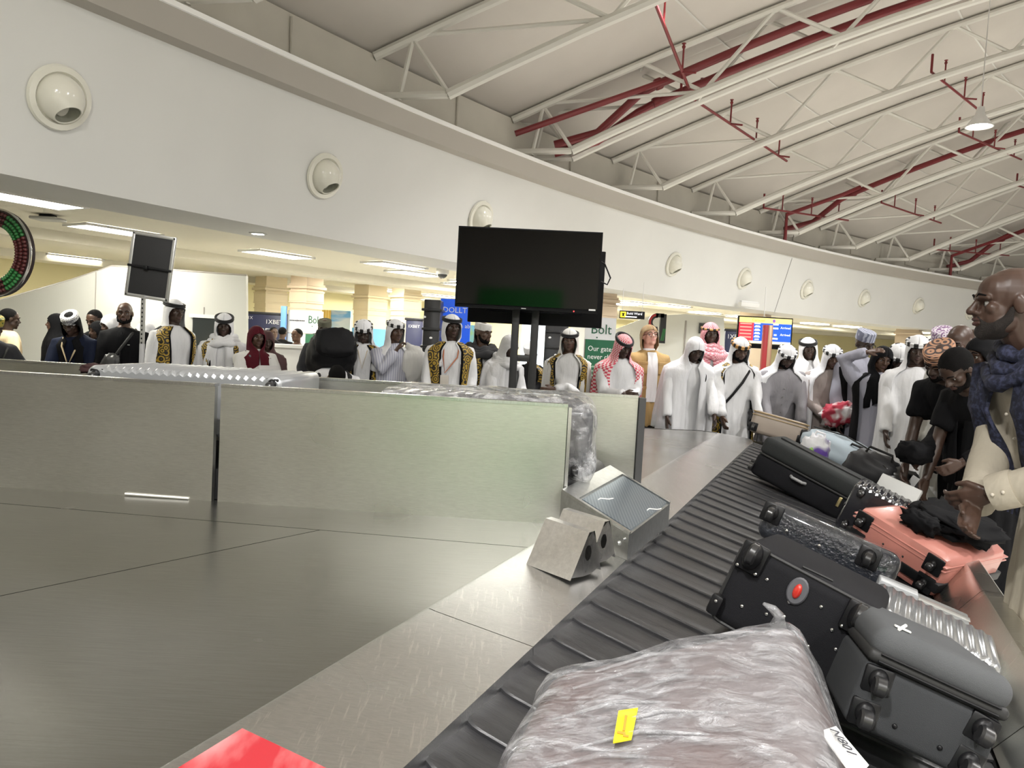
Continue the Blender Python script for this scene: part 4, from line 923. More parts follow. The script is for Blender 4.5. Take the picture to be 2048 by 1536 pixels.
PINSTR = two_tone('pin_stripe', (.36, .37, .46), (.55, .55, .60), 'WAVE', 13, .8, .5, stretch=(1, 0, 0), detail=.2, soft=.3)
NAVYPR = two_tone('navy_print', (.008, .010, .026), (.035, .040, .085), 'NOISE', 70, .8, .55, uv=False, detail=3., soft=.08)
ROPE_B = mat('rope_black', (.010, .010, .011), .7); ROPE_BW = two_tone('rope_black_white', (.012, .012, .012), (.7, .7, .7), 'ANGLE', 9, .7); ROPE_BG = two_tone('rope_black_gold', (.012, .010, .010), (.55, .30, .10), 'ANGLE', 10, .7)
# torso: distance up the spine from the hips, half width, half depth
TORSO = [(.575, .058, .062), (.545, .075, .070), (.52, .115, .082), (.495, .155, .096), (.46, .185, .108), (.41, .190, .118), (.33, .180, .125), (.22, .165, .120), (.11, .162, .122), (0, .172, .130)]
HIPZ = .95
class Pose: pass
def skeleton(lean=0., poke=0., bend=0., nod=0., yaw=0., tilt=0., hands=None, side=0.):
    p = Pose(); p.lean = lean
    def cen(d):
        if d <= 0: return Vector((0, 0, HIPZ + d))
        z = Vector((0, 0, HIPZ)); n = 8
        for i in range(n):
            a = lean + bend * ((i + .5) / n) * (d / .55); z += Vector((math.sin(side) * (d / n), -math.sin(a) * d / n, math.cos(a) * d / n))
        return z
    p.cen = cen; p.ang = lambda d: (lean + bend * max(d, 0) / .55) if d > 0 else 0.
    top = p.ang(.55); up = Vector((0, -math.sin(top * .8), math.cos(top * .8)))
    p.atlas = cen(.55) + up * .065 + Vector((0, -poke, 0))
    p.HR = rz(yaw) @ rx(nod) @ ry(tilt); p.hc = p.atlas + p.HR @ Vector((0, -.018, .085))
    p.sh = {s: cen(.455) + Vector((s * .178, 0, 0)) + rx(top) @ Vector((0, .005, 0)) for s in (-1, 1)}
    p.el = {}; p.wr = {}; p.hd = {}
    for s in (-1, 1):
        w = hands.get(s) if hands else None
        if w is None: w = p.sh[s] + Vector((s * .05, -.06, -.505))
        w = Vector(w); S = p.sh[s]; L1, L2 = .285, .255; v = w - S; D = v.length
        if D > L1 + L2 - .004: w = S + v * ((L1 + L2 - .004) / D); v = w - S; D = v.length
        if D < .12: w = S + v * (.12 / max(D, 1e-4)); v = w - S; D = .12
        a = (L1 * L1 - L2 * L2 + D * D) / (2 * D); h = math.sqrt(max(L1 * L1 - a * a, 0)); u = v / D
        pole = Vector((s * .75, .55, -.55)); pole -= u * pole.dot(u); pole.normalize()
        p.el[s] = S + u * a + pole * h; p.wr[s] = w; p.hd[s] = (w - p.el[s]).normalized()
    return p
def ringpts(p, d, a, b, n=28, e=2.4, grow=0.):
    c = p.cen(d); A = p.ang(d); y = Vector((0, math.cos(A), math.sin(A))); o = []
    for k in range(n):
        t = 2 * PI * k / n; cx, sy = math.cos(t), math.sin(t)
        o.append(c + Vector((1, 0, 0)) * ((a + grow) * math.copysign(abs(cx) ** (2 / e), cx)) + y * ((b + grow) * math.copysign(abs(sy) ** (2 / e), sy)))
    return o
def loft(m, rings):
    n = len(rings[0]); o = len(m.v)
    m.grid([[tuple(q) for q in r] for r in rings], wrap=True)
    m.f.append(tuple(o + k for k in range(n - 1, -1, -1))); m.f.append(tuple(o + (len(rings) - 1) * n + k for k in range(n)))
def head_volume(p, m, fem=False, big=False):
    T = lambda x, y, z: p.hc + p.HR @ Vector((x, y, z)); Q = p.HR
    def E_(c, r, rot=None): m.ell(tuple(T(*c)), r, 16, 12, rot=(Q @ rot) if rot else Q)
    E_((0, .018, .030), (.074, .096, .086)); E_((0, -.028, .034), (.065, .061, .064)); E_((0, -.030, -.035), (.058, .056, .070)); E_((0, -.052, -.080), (.034, .034, .030))
    E_((0, -.074, -.094), (.020, .017, .018)); E_((.036, -.018, -.062), (.026, .042, .036)); E_((-.036, -.018, -.062), (.026, .042, .036))
    m.tube([T(0, -.085, .014), T(0, -.098, -.010), T(0, -.108, -.026)], [.008, .010, .0135], 10, round_=True)
    for s in (-1, 1):
        E_((s * .014, -.094, -.030), (.011, .012, .009)); E_((s * .042, -.056, -.018), (.020, .020, .020)); E_((s * .0755, .012, -.008), (.009, .019, .031), rx(.2) @ rz(-s * .35))
    m.tube([T(-.050, -.070, .016), T(-.028, -.084, .022), T(0, -.085, .018), T(.028, -.084, .022), T(.050, -.070, .016)], [.009, .012, .010, .012, .009], 8, round_=True)
    m.tube([T(-.022, -.083, -.053), T(0, -.093, -.051), T(.022, -.083, -.053)], [.005, .008, .005], 8, round_=True); m.tube([T(-.020, -.083, -.064), T(0, -.091, -.066), T(.020, -.083, -.064)], [.005, .009, .005], 8, round_=True)
    n0 = p.cen(.53); m.tube([T(0, .012, -.01), lerp(T(0, .012, -.06), n0, .35), n0, p.cen(.46)], [.058, .056, .060, .07], 14)
def hand_volume(m, w, d, s, curl=.55, palm_n=None, scale=1.):
    d = d.normalized(); pn = palm_n if palm_n is not None else Vector((-s, 0, 0)); pn = Vector(pn); pn = (pn - d * pn.dot(d)); pn = pn.normalized() if pn.length > 1e-3 else d.orthogonal().normalized()
    sd = d.cross(pn)                                                     # towards one edge of the palm
    rings = []
    for t, a, b in ((-.03, .026, .024), (0, .027, .020), (.03, .036, .019), (.07, .041, .016), (.088, .038, .012)):
        c = w + d * t * scale; rings.append([c + sd * (a * scale * math.cos(2 * PI * k / 10)) + pn * (b * scale * math.sin(2 * PI * k / 10)) for k in range(10)])
    loft(m, rings)
    th = -1 if sd.dot(Vector((0, -1, .4))) < 0 else 1
    for i, (o, L) in enumerate(((.030, .070), (.010, .080), (-.010, .074), (-.029, .058))):
        b = w + d * .082 * scale + sd * o * scale * th; pts = [b - d * .02]; a = curl * .35; q = Vector(b)
        for sg in (.45, .32, .23):
            q = q + (d * math.cos(a) + pn * math.sin(a)) * (L * sg * scale); pts.append(Vector(q)); a += curl
        m.tube([b - d * .02, b] + pts[1:], [.0095, .0092, .0085, .0078, .0068], 8, round_=True)
    b = w + d * .022 * scale + sd * .026 * th * scale; m.tube([b, b + (d * .03 + sd * .022 * th + pn * .012) * scale, b + (d * .062 + sd * .022 * th + pn * .026) * scale], [.014, .0115, .009], 8, round_=True)
def folds(co, amp, seed, zr=(.2, 1.3), fine=1.):
    """cloth creases: shallow lengthwise waves plus random ones"""
    out = np.empty(len(co), np.float32)
    for i, c in enumerate(co):
        a = math.atan2(c[1], c[0]); k = noise.noise(Vector((c[0] * 5 * fine, c[1] * 5 * fine, c[2] * 3.2 * fine)) + Vector((seed, 0, 0))) + .6 * noise.noise(Vector((c[0] * 13, c[1] * 13, c[2] * 8)) + Vector((0, seed, 0)))
        low = min(1, max(0, (zr[1] - c[2]) / (zr[1] - zr[0]))); out[i] = k * (.6 + .4 * low) + .7 * low * math.sin(a * 15 + seed + 3 * noise.noise(Vector((seed, c[2] * 1.5, 0))))
    return out * amp
def np_obj(name, co, fs, m, parent, smooth=180):
    me = bpy.data.meshes.new(name); me.from_pydata(co.tolist(), [], fs); me.update(); shade(me, smooth)
    for x in (m if isinstance(m, (list, tuple)) else [m]): me.materials.append(x)
    o = bpy.data.objects.new(name, me); COL.objects.link(o); o.parent = parent; return o
def garment(name, p, t, m, hem, amp=.010, seed=1., sleeve=1., grow=.018, flare=1., collar=True, voxel=.021, half=False):
    o = MB(); R_ = [ringpts(p, d, a, b, grow=grow) for d, a, b in TORSO if d < .56]
    c0 = p.cen(0)
    for f_ in (.12, .35, .65, 1.):
        d = lerp(0, hem - HIPZ, f_); R_.append(ringpts(p, d, .172 + .055 * f_ * flare, .130 + .055 * f_ * flare, grow=grow))
    loft(o, R_)
    for s in (-1, 1):
        S, El, W = p.sh[s], p.el[s], p.wr[s]; W2 = lerp(El, W, .96 if sleeve >= 1 else .2)
        inn = lerp(S, p.cen(.43), .35)
        if half: o.tube([inn, S, lerp(S, El, .75)], [.085, .082, .078], 12)
        else: o.tube([inn, S, lerp(S, El, .5), El, lerp(El, W2, .5), W2], [.088, .082, .074, .066, .060, .055], 12)
    if collar: o.tube([p.cen(.50), p.cen(.565)], [.085, .066], 14)
    co, fs = fuse(o, voxel, 4); nn = vnormals(co, fs); co = co + nn * folds(co, amp, seed, (hem, 1.35))[:, None]
    return np_obj(name, co, fs, m, t)
def vest(p, t, seed, gap=24, panel=40, hem=.62, m=None, emb=True):
    prof = [(.55, .08, .072), (.525, .12, .088), (.495, .168, .104), (.455, .202, .120), (.40, .20, .13), (.30, .19, .138), (.15, .178, .136), (0, .185, .146), (hem - HIPZ, .205, .165)]
    def shell(a0, a1, grow, n=26):
        rows = []
        for d, a, b in prof:
            c = p.cen(d); A = p.ang(d); y = Vector((0, math.cos(A), math.sin(A))); r = []
            for k in range(n + 1):
                th = R(lerp(a0, a1, k / n)); cx, sy = math.sin(th), -math.cos(th)     # angle from the front
                w = grow + .006 * math.sin(5 * th + d * 9 + seed)
                r.append(tuple(c + Vector((1, 0, 0)) * ((a + w) * math.copysign(abs(cx) ** .83, cx)) + y * ((b + w) * math.copysign(abs(sy) ** .83, sy))))
            rows.append(r)
        o = MB(); o.grid(rows); return o
    ob = obj('vest', shell(gap, 360 - gap, .028), m or CL['black'], t, 180); md = ob.modifiers.new('thick', 'SOLIDIFY'); md.thickness = .006; md.offset = 1
    if emb:
        for a0, a1 in ((gap + 5, gap + panel), (360 - gap - panel, 360 - gap - 5)):
            e = obj('embroidered_panel', shell(a0, a1, .036, 8), GOLD, ob, 180); md = e.modifiers.new('thick', 'SOLIDIFY'); md.thickness = .003; md.offset = 1
    return ob
def scarf(name, p, t, m, hem=.86, open_=52, seed=0., width=1., chin=165, amp=1., face_low=None, loose=1., fit=1., uvk=1., front_hem=None):
    """head cloth: close over the crown, open at the face, falling to shoulders and chest"""
    n = 44; rows = []; uvs = []; H = lambda x, y, z: p.hc + p.HR @ Vector((x, y, z))
    for th in (2, 18, 34, 50, 64, 76):
        r = []
        for k in range(n + 1):
            ph = R(lerp(-179.5, 179.5, k / n)); q = R(th); rip = 1 + .015 * amp * math.sin(7 * ph + seed) * (th / 76)
            r.append(H(.088 * fit * rip * math.sin(q) * math.sin(ph), .012 + .110 * fit * rip * math.sin(q) * math.cos(ph), .026 + .100 * fit * math.cos(q)))
        rows.append(r)
    fe = 180 - open_
    for z, a, b, f_ in ((.030, .093, .118, fe + 14), (-.01, .096, .114, fe + 2), (-.055, .098, .108, fe), (-.10, .100, .104, fe + (chin - fe) * .35)):
        rows.append([H(a * fit * math.sin(R(lerp(-f_, f_, k / n))) * (1 + .03 * amp * math.sin(6 * R(lerp(-f_, f_, k / n)) + seed)), .004 + b * math.cos(R(lerp(-f_, f_, k / n))), z) for k in range(n + 1)])
    sc_ = p.cen(.455); hemz = hem
    body = [(.535, .13, .125, chin), (.50, .205, .140, chin), (.455, .262, .155, chin), (.38, .272, .168, chin - 2)]
    zz = p.cen(.38).z; steps = max(2, int((zz - hemz) / .12))
    for d, a, b, f_ in body:
        c = p.cen(d); A = p.ang(d); y = Vector((0, math.cos(A), math.sin(A))); r = []
        for k in range(n + 1):
            ph = R(lerp(-f_, f_, k / n)); rip = 1 + .05 * amp * math.sin(9 * ph + seed) * min(1, (.56 - d) * 8)
            r.append(c + Vector((a * width * rip * math.sin(ph), 0, 0)) + y * (b * rip * loose * math.cos(ph)))
        rows.append(r)
    last = rows[-1]
    for i in range(1, steps + 1):
        f_ = i / steps; r = []
        for k in range(n + 1):
            ph = lerp(-chin + 2, chin - 2, k / n); fr = max(0, -math.cos(R(ph))); q = last[k]
            hz_ = hemz if front_hem is None else lerp(hemz, front_hem, fr)
            z = lerp(q.z, hz_ + .03 * math.sin(ph * .06 + seed), f_)
            back = Vector((q.x * (1 + .06 * f_), q.y, z))
            dd = z - q.z; bk = q + Vector((0, math.tan(min(p.ang(.35), .9)) * -dd * .9, dd)) if fr < .3 else Vector((q.x, q.y, z))
            v = lerp(bk, Vector((q.x * (1 - .10 * f_), q.y, z)), min(1, fr * 2)); rip = .024 * amp * math.sin(R(ph) * 10 + seed + 2 * noise.noise(Vector((seed, f_ * 2, 0)))) * (.5 + f_)
            nrm = Vector((math.sin(R(ph)), math.cos(R(ph)), 0)); r.append(v + nrm * rip)
        rows.append(r)
    o = MB(); o.grid([[tuple(v) for v in r] for r in rows])
    L = 0.; 
    for i, r in enumerate(rows):
        if i: L += (rows[i][n // 2] - rows[i - 1][n // 2]).length
        uvs += [((k / n) * .9 * uvk, L * uvk) for k in range(n + 1)]
    ob = obj(name, o, m, t, 180, uvs=uvs); md = ob.modifiers.new('thick', 'SOLIDIFY'); md.thickness = .004; md.offset = 1
    return ob
def cowl(name, p, t, m, seed=0., r=.115, fat=.038, rows_=3, d0=.55):
    """cloth wound round the neck"""
    last = None
    for i in range(rows_):
        c = p.cen(d0 - .035 * i) + Vector((0, -.012 * i, 0)); A = p.ang(.5); y = Vector((0, math.cos(A), math.sin(A)))
        P = [c + Vector(((r + .022 * i) * math.cos(a), 0, 0)) + y * ((r * .92 + .018 * i) * math.sin(a)) + Vector((0, 0, .016 * math.sin(2 * a + seed + i))) for a in [2 * PI * k / 26 for k in range(26)]]
        o = MB(); o.tube(P, [fat * (1 + .25 * math.sin(k * 1.7 + seed)) for k in range(26)], 9, closed=True)
        ob = obj(name if i == 0 else name + '_fold', o, m, t if i == 0 else last, 180, uvs=[(v[0] + v[1], v[2]) for v in o.v]); last = last or ob
    return last
def agal(p, t, m, r=(.091, .113), z=.062, tilt=.16, n=2):
    for i in range(n):
        o = MB(); P = [Vector((r[0] * math.cos(a), .012 + r[1] * math.sin(a), 0)) for a in [2 * PI * k / 30 for k in range(30)]]
        o.tube(P, .0115, 8, closed=True); b = obj('head_rope', o, m, t, 180)
        b.matrix_local = Matrix.Translation(p.hc + p.HR @ Vector((0, 0, z + .018 * i))) @ (p.HR @ rx(tilt)).to_4x4()
def kufi(p, t, m, h=.075, z0=.055, r=(.084, .104), flat=True, m2=None, tilt=.12):
    o = MB(); prof = [(1.0, 0), (1.01, .012), (.985, h), (.93, h + .006), (.01, h + (.008 if flat else .03))]; n = 28; rows = [[(r[0] * k * math.cos(2 * PI * j / n), .014 + r[1] * k * math.sin(2 * PI * j / n), z) for j in range(n)] for k, z in prof]
    o.grid(rows, wrap=True); b = obj('kufi_cap', o, m, t, 40); b.matrix_local = Matrix.Translation(p.hc + p.HR @ Vector((0, 0, z0 - .012))) @ (p.HR @ rx(tilt)).to_4x4()
    if m2:
        for zz in (.004, h * .5, h - .004):
            q = MB(); q.tube([(r[0] * 1.012 * math.cos(2 * PI * j / n), .014 + r[1] * 1.012 * math.sin(2 * PI * j / n), zz) for j in range(n)], .0035, 6, closed=True); obj('cap_band', q, m2, b)
    return b
def hair(p, t, m, front=.055, grow=.0035, low=-.035):
    v, f = ellipsoid((0, .018, .030), (.074 + grow + .002, .096 + grow, .086 + grow), 30, 22); keep = []
    for q in f:
        c = [sum(v[i][k] for i in q) / len(q) for k in range(3)]
        lim = front if c[1] < -.035 else lerp(front, low, min(1, (c[1] + .035) / .08))
        if c[2] > lim: keep.append(q)
    o = MB(); o.add([tuple(p.hc + p.HR @ Vector(q)) for q in v], keep); bm = bmesh.new(); me = to_mesh('h', o, m); bm.from_mesh(me); bmesh.ops.delete(bm, geom=[x for x in bm.verts if not x.link_faces], context='VERTS'); bm.to_mesh(me); bm.free(); shade(me, 180)
    return obj('hair', me, m, t)
def beard(p, t, full=True, m=None, big=1.):
    o = MB(); Q = p.HR; T = lambda x, y, z: tuple(p.hc + Q @ Vector((x, y, z)))
    if full:
        o.ell(T(0, -.036, -.082), (.056, .049 * big, .034 * big), 16, 10, rot=Q)
        for s in (-1, 1): o.tube([T(s * .064, -.004, -.020), T(s * .062, -.012, -.05), T(s * .048, -.040, -.078)], [.010, .016, .022], 8, round_=True)
    o.ell(T(0, -.068, -.092), (.030, .026, .026 * big), 14, 10, rot=Q)
    for s in (-1, 1): o.tube([T(s * .001, -.0955, -.0425), T(s * .018, -.088, -.045), T(s * .028, -.078, -.062), T(s * .026, -.072, -.080)], [.004, .005, .006, .008], 6, round_=True)
    co, fs = fuse(o, .0065, 2); return np_obj('beard', co, fs, m or HAIRD, t)
def face_parts(p, t, sk, brow=True, lips=None, gaze=0.):
    Q = p.HR
    for s in (-1, 1):
        o = MB(); o.ell((0, 0, 0), .0118, 12, 10); b = obj('eye', o, EYEW, t, 180); b.matrix_local = Matrix.Translation(p.hc + Q @ Vector((s * .031, -.0655, -.003))) @ (Q @ rz(gaze)).to_4x4()
        o = MB(); o.ell((0, -.0085, 0), (.0058, .0045, .0058), 10, 6); obj('iris', o, IRIS, b, 180)
        if brow:
            o = MB(); o.tube([p.hc + Q @ Vector((s * .014, -.0925, .022)), p.hc + Q @ Vector((s * .031, -.0925, .029)), p.hc + Q @ Vector((s * .049, -.078, .023))], [.0035, .0042, .003], 6, round_=True); obj('eyebrow', o, HAIRD if sk != 'w' else MATS['hair_blond'], t, 180)
    o = MB(); T = lambda x, y, z: p.hc + Q @ Vector((x, y, z))
    o.tube([T(-.021, -.0855, -.0535), T(0, -.0965, -.052), T(.021, -.0855, -.0535)], [.003, .0062, .003], 8, round_=True); o.tube([T(-.019, -.0855, -.0645), T(0, -.0945, -.0665), T(.019, -.0855, -.0645)], [.003, .0068, .003], 8, round_=True)
    obj('lips', o, lips or mat('lips_' + sk, {'w': (.55, .24, .22)}.get(sk, (.075, .032, .028)), .4), t, 180)
MATS['hair_blond'] = mat('hair_blond', (.36, .235, .11), .5, bump=.6, bs=200, stretch=(6, 6, 1))
def person(label, x, y, d, rzd=0, poke=0., lean=0, bend=0, nod=0, yaw=0, tilt=0, sk='d', hands=None, robe='white', hem=.10, fold=.021, scale=None, curl=.5, palms=None, half=False, trousers=None, fine=1., sleeve=1., face=True, group='people waiting round the carousel', gaze=0., flare=1., side=0., hatz=.0, show_hands=True, feet=True):
    sd = (x * 7.13 + y * 3.7) % 17; d = d + .22 if 6.8 < d < 8 and x < 1700 else d
    p = skeleton(R(lean), poke, R(bend), R(nod), R(yaw), R(tilt), hands, R(side))
    topz = (p.hc + p.HR @ Vector((0, .02, .118))).z + hatz; tgt = at(x, y, d); s = scale or tgt.z / topz
    s = min(1.14, max(.84, s)); Rz_ = rz(R(rzd)); o = Rz_ @ (p.hc * s)
    t = thing('person', label, 'person', (tgt.x - o.x, tgt.y - o.y, 0), R(rzd), group); t.scale = (s, s, s)
    body = MB(); loft(body, [ringpts(p, d_, a, b, 20) for d_, a, b in TORSO] + [ringpts(p, -.09, .165, .12, 20)])
    for q in (-1, 1):
        body.tube([lerp(p.sh[q], p.cen(.43), .4), p.sh[q], lerp(p.sh[q], p.el[q], .45), p.el[q], lerp(p.el[q], p.wr[q], .35), p.wr[q], p.wr[q] + p.hd[q] * .02], [.06, .056, .050, .040, .042, .028, .026], 10)
        body.tube([(q * .085, 0, .93), (q * .09, -.012, .70), (q * .092, -.015, .50), (q * .093, .012, .36), (q * .095, .01, .09), (q * .095, .0, .05)], [.088, .082, .056, .056, .036, .038], 10)
        body.tube([(q * .095, .04, .045), (q * .10, -.04, .05), (q * .105, -.13, .035), (q * .108, -.17, .03)], [.036, .040, .038, .026], 8, round_=True)
    c1, f1 = fuse(body, .020 / fine, 3)
    hm = MB(); head_volume(p, hm); c2, f2 = fuse(hm, .0078 / fine, 2, .45)
    hv = MB()
    for q in (-1, 1): hand_volume(hv, p.wr[q], p.hd[q], q, curl, (palms or {}).get(q))
    c3, f3 = fuse(hv, .0062 / (fine ** .5), 1, .4)
    n1, n2 = len(c1), len(c2); co = np.concatenate([c1, c2, c3]); fs = f1 + [tuple(i + n1 for i in f) for f in f2] + [tuple(i + n1 + n2 for i in f) for f in f3]
    np_obj('body', co, fs, SK[sk], t)
    if robe:
        g = garment('robe' if hem < .5 else 'shirt', p, t, CL.get(robe, robe), hem, fold, sd, sleeve, half=half, flare=flare, voxel=.021 / (fine ** .6))
    if trousers:
        o_ = MB(); loft(o_, [ringpts(p, d_, a, b, grow=.012) for d_, a, b in ((.12, .162, .122), (0, .172, .13), (-.09, .17, .125))])
        for q in (-1, 1): o_.tube([(q * .088, 0, .92), (q * .09, -.01, .70), (q * .093, -.01, .48), (q * .095, .01, .08)], [.10, .095, .078, .068], 12)
        co, fs = fuse(o_, .022, 3); np_obj('trousers', co + vnormals(co, fs) * folds(co, .006, sd)[:, None], fs, CL[trousers], t)
    for q in (-1, 1):
        o_ = MB(); o_.tube([(q * .095, .055, .045), (q * .10, -.04, .052), (q * .105, -.13, .042), (q * .108, -.185, .032)], [.044, .046, .045, .03], 10, round_=True); obj('shoe', o_, BLACKP, t, 180)
    if face: face_parts(p, t, sk, gaze=R(gaze))
    t['_p'] = 0; del t['_p']
    return t, p
def glasses(p, t, m, rr=.022):
    o = MB(); Q = p.HR; T = lambda x, y, z: p.hc + Q @ Vector((x, y, z))
    for s in (-1, 1):
        o.tube([T(s * .031 + rr * math.cos(a) * 1.15, -.0985 + abs(math.cos(a)) * .004, -.003 + rr * math.sin(a)) for a in [2 * PI * k / 16 for k in range(16)]], .0022, 6, closed=True)
        o.tube([T(s * .056, -.093, .004), T(s * .078, .01, .004)], .002, 5)
    o.tube([T(-.007, -.100, .004), T(.007, -.100, .004)], .0022, 5); return obj('glasses', o, m, t, 180)
def strap(p, t, m, s=1, r=.012, name='shoulder_strap', low=(.0,)):
    o = MB(); c = lambda d, a, f: p.cen(d) + Vector((a, 0, 0)) + rx(p.ang(d)) @ Vector((0, f, 0))
    P = [c(.50, s * .10, .06), c(.53, s * .11, .0), c(.48, s * .10, -.115), c(.36, s * .03, -.155), c(.22, -s * .06, -.155), c(.08, -s * .15, -.12), c(.0, -s * .20, 0)]
    for i in range(len(P) - 1):
        pass
    o.tube(P, r, 7, round_=True); return obj(name, o, m, t, 180)
# ------------------------------------------------------------------ everyone in the crowd, from the far left of the picture to the right
W = 'white'
down = None
# far left
t, p = person('person cut by the picture edge in green patterned cap with dark shoulder strap', -12, 648, 6.8, 60, nod=15, sk='e', robe='dk', hem=.75, trousers='navy', hands={1: (.16, -.33, 1.16)})
kufi(p, t, two_tone('green_cap', (.05, .10, .02), (.40, .32, .05), 'NOISE', 30, .8, .5, detail=2.)); strap(p, t, MATS['black_webbing'])
t, p = person('bald man in a cream shirt facing away beside the beaded ring sign', 20, 617, 7.7, 140, nod=6, sk='d', robe='cream', hem=.72, trousers='dk', hands={-1: (-.25, -.20, 1.05)})
hair(p, t, HAIRD)
o = MB(); o.tube([p.wr[-1] + Vector((.045 * math.cos(a), .045 * math.sin(a), 0)) for a in [2 * PI * k / 12 for k in range(12)]], .012, 6, closed=True); obj('wrist_watch', o, BLACKP, t)
t, p = person('woman in black head covering looking left behind the man with the silver cap', 112, 628, 8.7, -62, sk='m', robe='black', hem=.10)
scarf('head_scarf', p, t, CL['black'], hem=1.0, open_=58, seed=1, chin=178, amp=.5)
t, p = person('man bowing his head in navy robe and silver embroidered cap', 142, 627, 7.4, 8, lean=12, bend=10, nod=30, sk='d', robe='navy', hem=.12, hands={1: (.16, -.34, .90), -1: (-.20, -.34, .88)})
SILVCAP = two_tone('silver_cap', (.55, .56, .57), (.16, .16, .17), 'RING', 26, .45, .55, detail=14., soft=.2)
kufi(p, t, SILVCAP, .085, .035, m2=mat('cap_edge', (.5, .5, .5), .5))
scarf('hood', p, t, CL['black'], hem=1.12, open_=75, seed=3, width=.7, amp=.4)
o = MB(); o.tube([p.cen(.52) + Vector((-.09, -.04, 0)), p.cen(.42) + Vector((-.07, -.17, 0)), p.cen(.20) + Vector((-.02, -.19, 0)), p.cen(.34) + Vector((.05, -.19, 0)), p.cen(.52) + Vector((.09, -.04, 0))], .009, 7, round_=True); obj('beige_cord', o, CL['cream'], t, 180)
t, p = person('bald man in black looking down behind the man in the navy robe', 189, 620, 8.5, -10, nod=22, sk='e', robe='black', hem=.7, trousers='dk'); hair(p, t, HAIRD, .062); beard(p, t)
t, p = person('person in black head covering peering over behind the navy robe', 196, 648, 8.3, -30, nod=8, tilt=10, sk='e', robe='black'); scarf('head_scarf', p, t, CL['black'], hem=1.05, open_=55, seed=2, chin=178)
t, p = person('woman in a white head scarf half hidden behind the man with the sling bag', 221, 630, 8.2, -35, nod=15, sk='e', robe=W); scarf('head_scarf', p, t, CL['white'], hem=1.05, open_=52, seed=4, chin=178)
t, p = person('bald man in black zipped jacket with a grey sling bag across his chest', 250, 604, 7.6, 12, nod=2, yaw=8, sk='e', robe='black', hem=.70, trousers='dk', hands={1: (.22, -.20, .86), -1: (-.22, -.20, .88)})
beard(p, t, big=.9); strap(p, t, MATS['black_webbing'], 1, .016)
lump((0, 0, 0), (.085, .05, .16), Matrix.Translation(p.cen(.12) + Vector((-.10, -.19, 0))) @ Matrix.Rotation(R(22), 4, 'Y'), mat('sling_leather', (.05, .05, .05), .35), 31, .15, parent=t, name='sling_bag')
o = MB(); o.tube([p.cen(.50) + Vector((0, -.11, 0)), p.cen(.2) + Vector((0, -.163, 0))], .005, 5); obj('zipper', o, ZIPM, t); o = MB(); o.rbox(tuple(p.cen(.37) + Vector((.085, -.158, 0))), (.022, .004, .005), .001); obj('chest_mark', o, WHITE, t)
t, p = person('woman in white head scarf and dark dress seen behind the perforated pole', 291, 645, 8.3, -70, nod=12, sk='m', robe='brown'); scarf('head_scarf', p, t, CL['white'], hem=1.2, open_=60, seed=5, chin=176, width=.8)
t, p = person('man in profile in white head cloth with black rope and gold embroidered vest', 350, 600, 7.5, 58, nod=2, sk='d', robe=W, hands={1: (.22, -.06, .84), -1: (-.24, -.05, .84)})
vest(p, t, 1, 26, 60); scarf('head_cloth', p, t, CL['white'], hem=.95, open_=66, seed=6, chin=125, width=.86, front_hem=1.30); agal(p, t, ROPE_B)
t, p = person('man with white cloth wound round his neck, black rope and gold vest', 449, 628, 7.5, 12, nod=14, yaw=6, sk='d', robe=W)
vest(p, t, 2, 24, 42); scarf('head_cloth', p, t, CL['white'], hem=1.05, open_=50, seed=7, chin=172); cowl('neck_wrap', p, t, CL['white'], 2., .11, .036); agal(p, t, ROPE_B)
t, p = person('woman in maroon head scarf and white jacket holding a white carton', 514, 653, 7.4, 38, nod=4, sk='e', robe='white2', hem=.7, trousers='maroon', hands={1: (.12, -.34, 1.08), -1: (-.12, -.33, 1.0)})
scarf('head_scarf', p, t, CL['maroon'], hem=.98, open_=52, seed=8, chin=179, width=.72, amp=.7); strap(p, t, mat('grey_strap', (.10, .10, .11), .6), -1)
bw = Matrix.Translation(t.location) @ Matrix.Rotation(R(38), 4, 'Z') @ Matrix.Scale(t.scale[0], 4)
bx = thing('carton', 'white carton with printed label held by the woman in maroon', 'box', M=Matrix.Translation(bw @ Vector((.02, -.34, 1.16))) @ Matrix.Rotation(R(50), 4, 'Z') @ Matrix.Rotation(R(-24), 4, 'X'))
o = MB(); o.rbox((0, 0, 0), (.22, .18, .26), .005); obj('carton_body', o, mat('white_carton', (.55, .53, .52), .6), bx); o = MB(); o.box((0, 0, .131), (.12, .06, .002)); obj('printed_label', o, mat('label_grey', (.25, .25, .25), .6), bx)
o = MB(); o.box((0, .05, .1315), (.22, .012, .002)); obj('lid_joint', o, mat('joint_grey', (.3, .3, .29), .6), bx)
t, p = person('woman in dark brown wrap standing behind the maroon head scarf', 534, 668, 8.4, 30, nod=20, sk='d', robe='brown'); scarf('head_scarf', p, t, mat('dark_wine', (.045, .014, .014), .8), hem=1.0, open_=45, seed=9, chin=178)
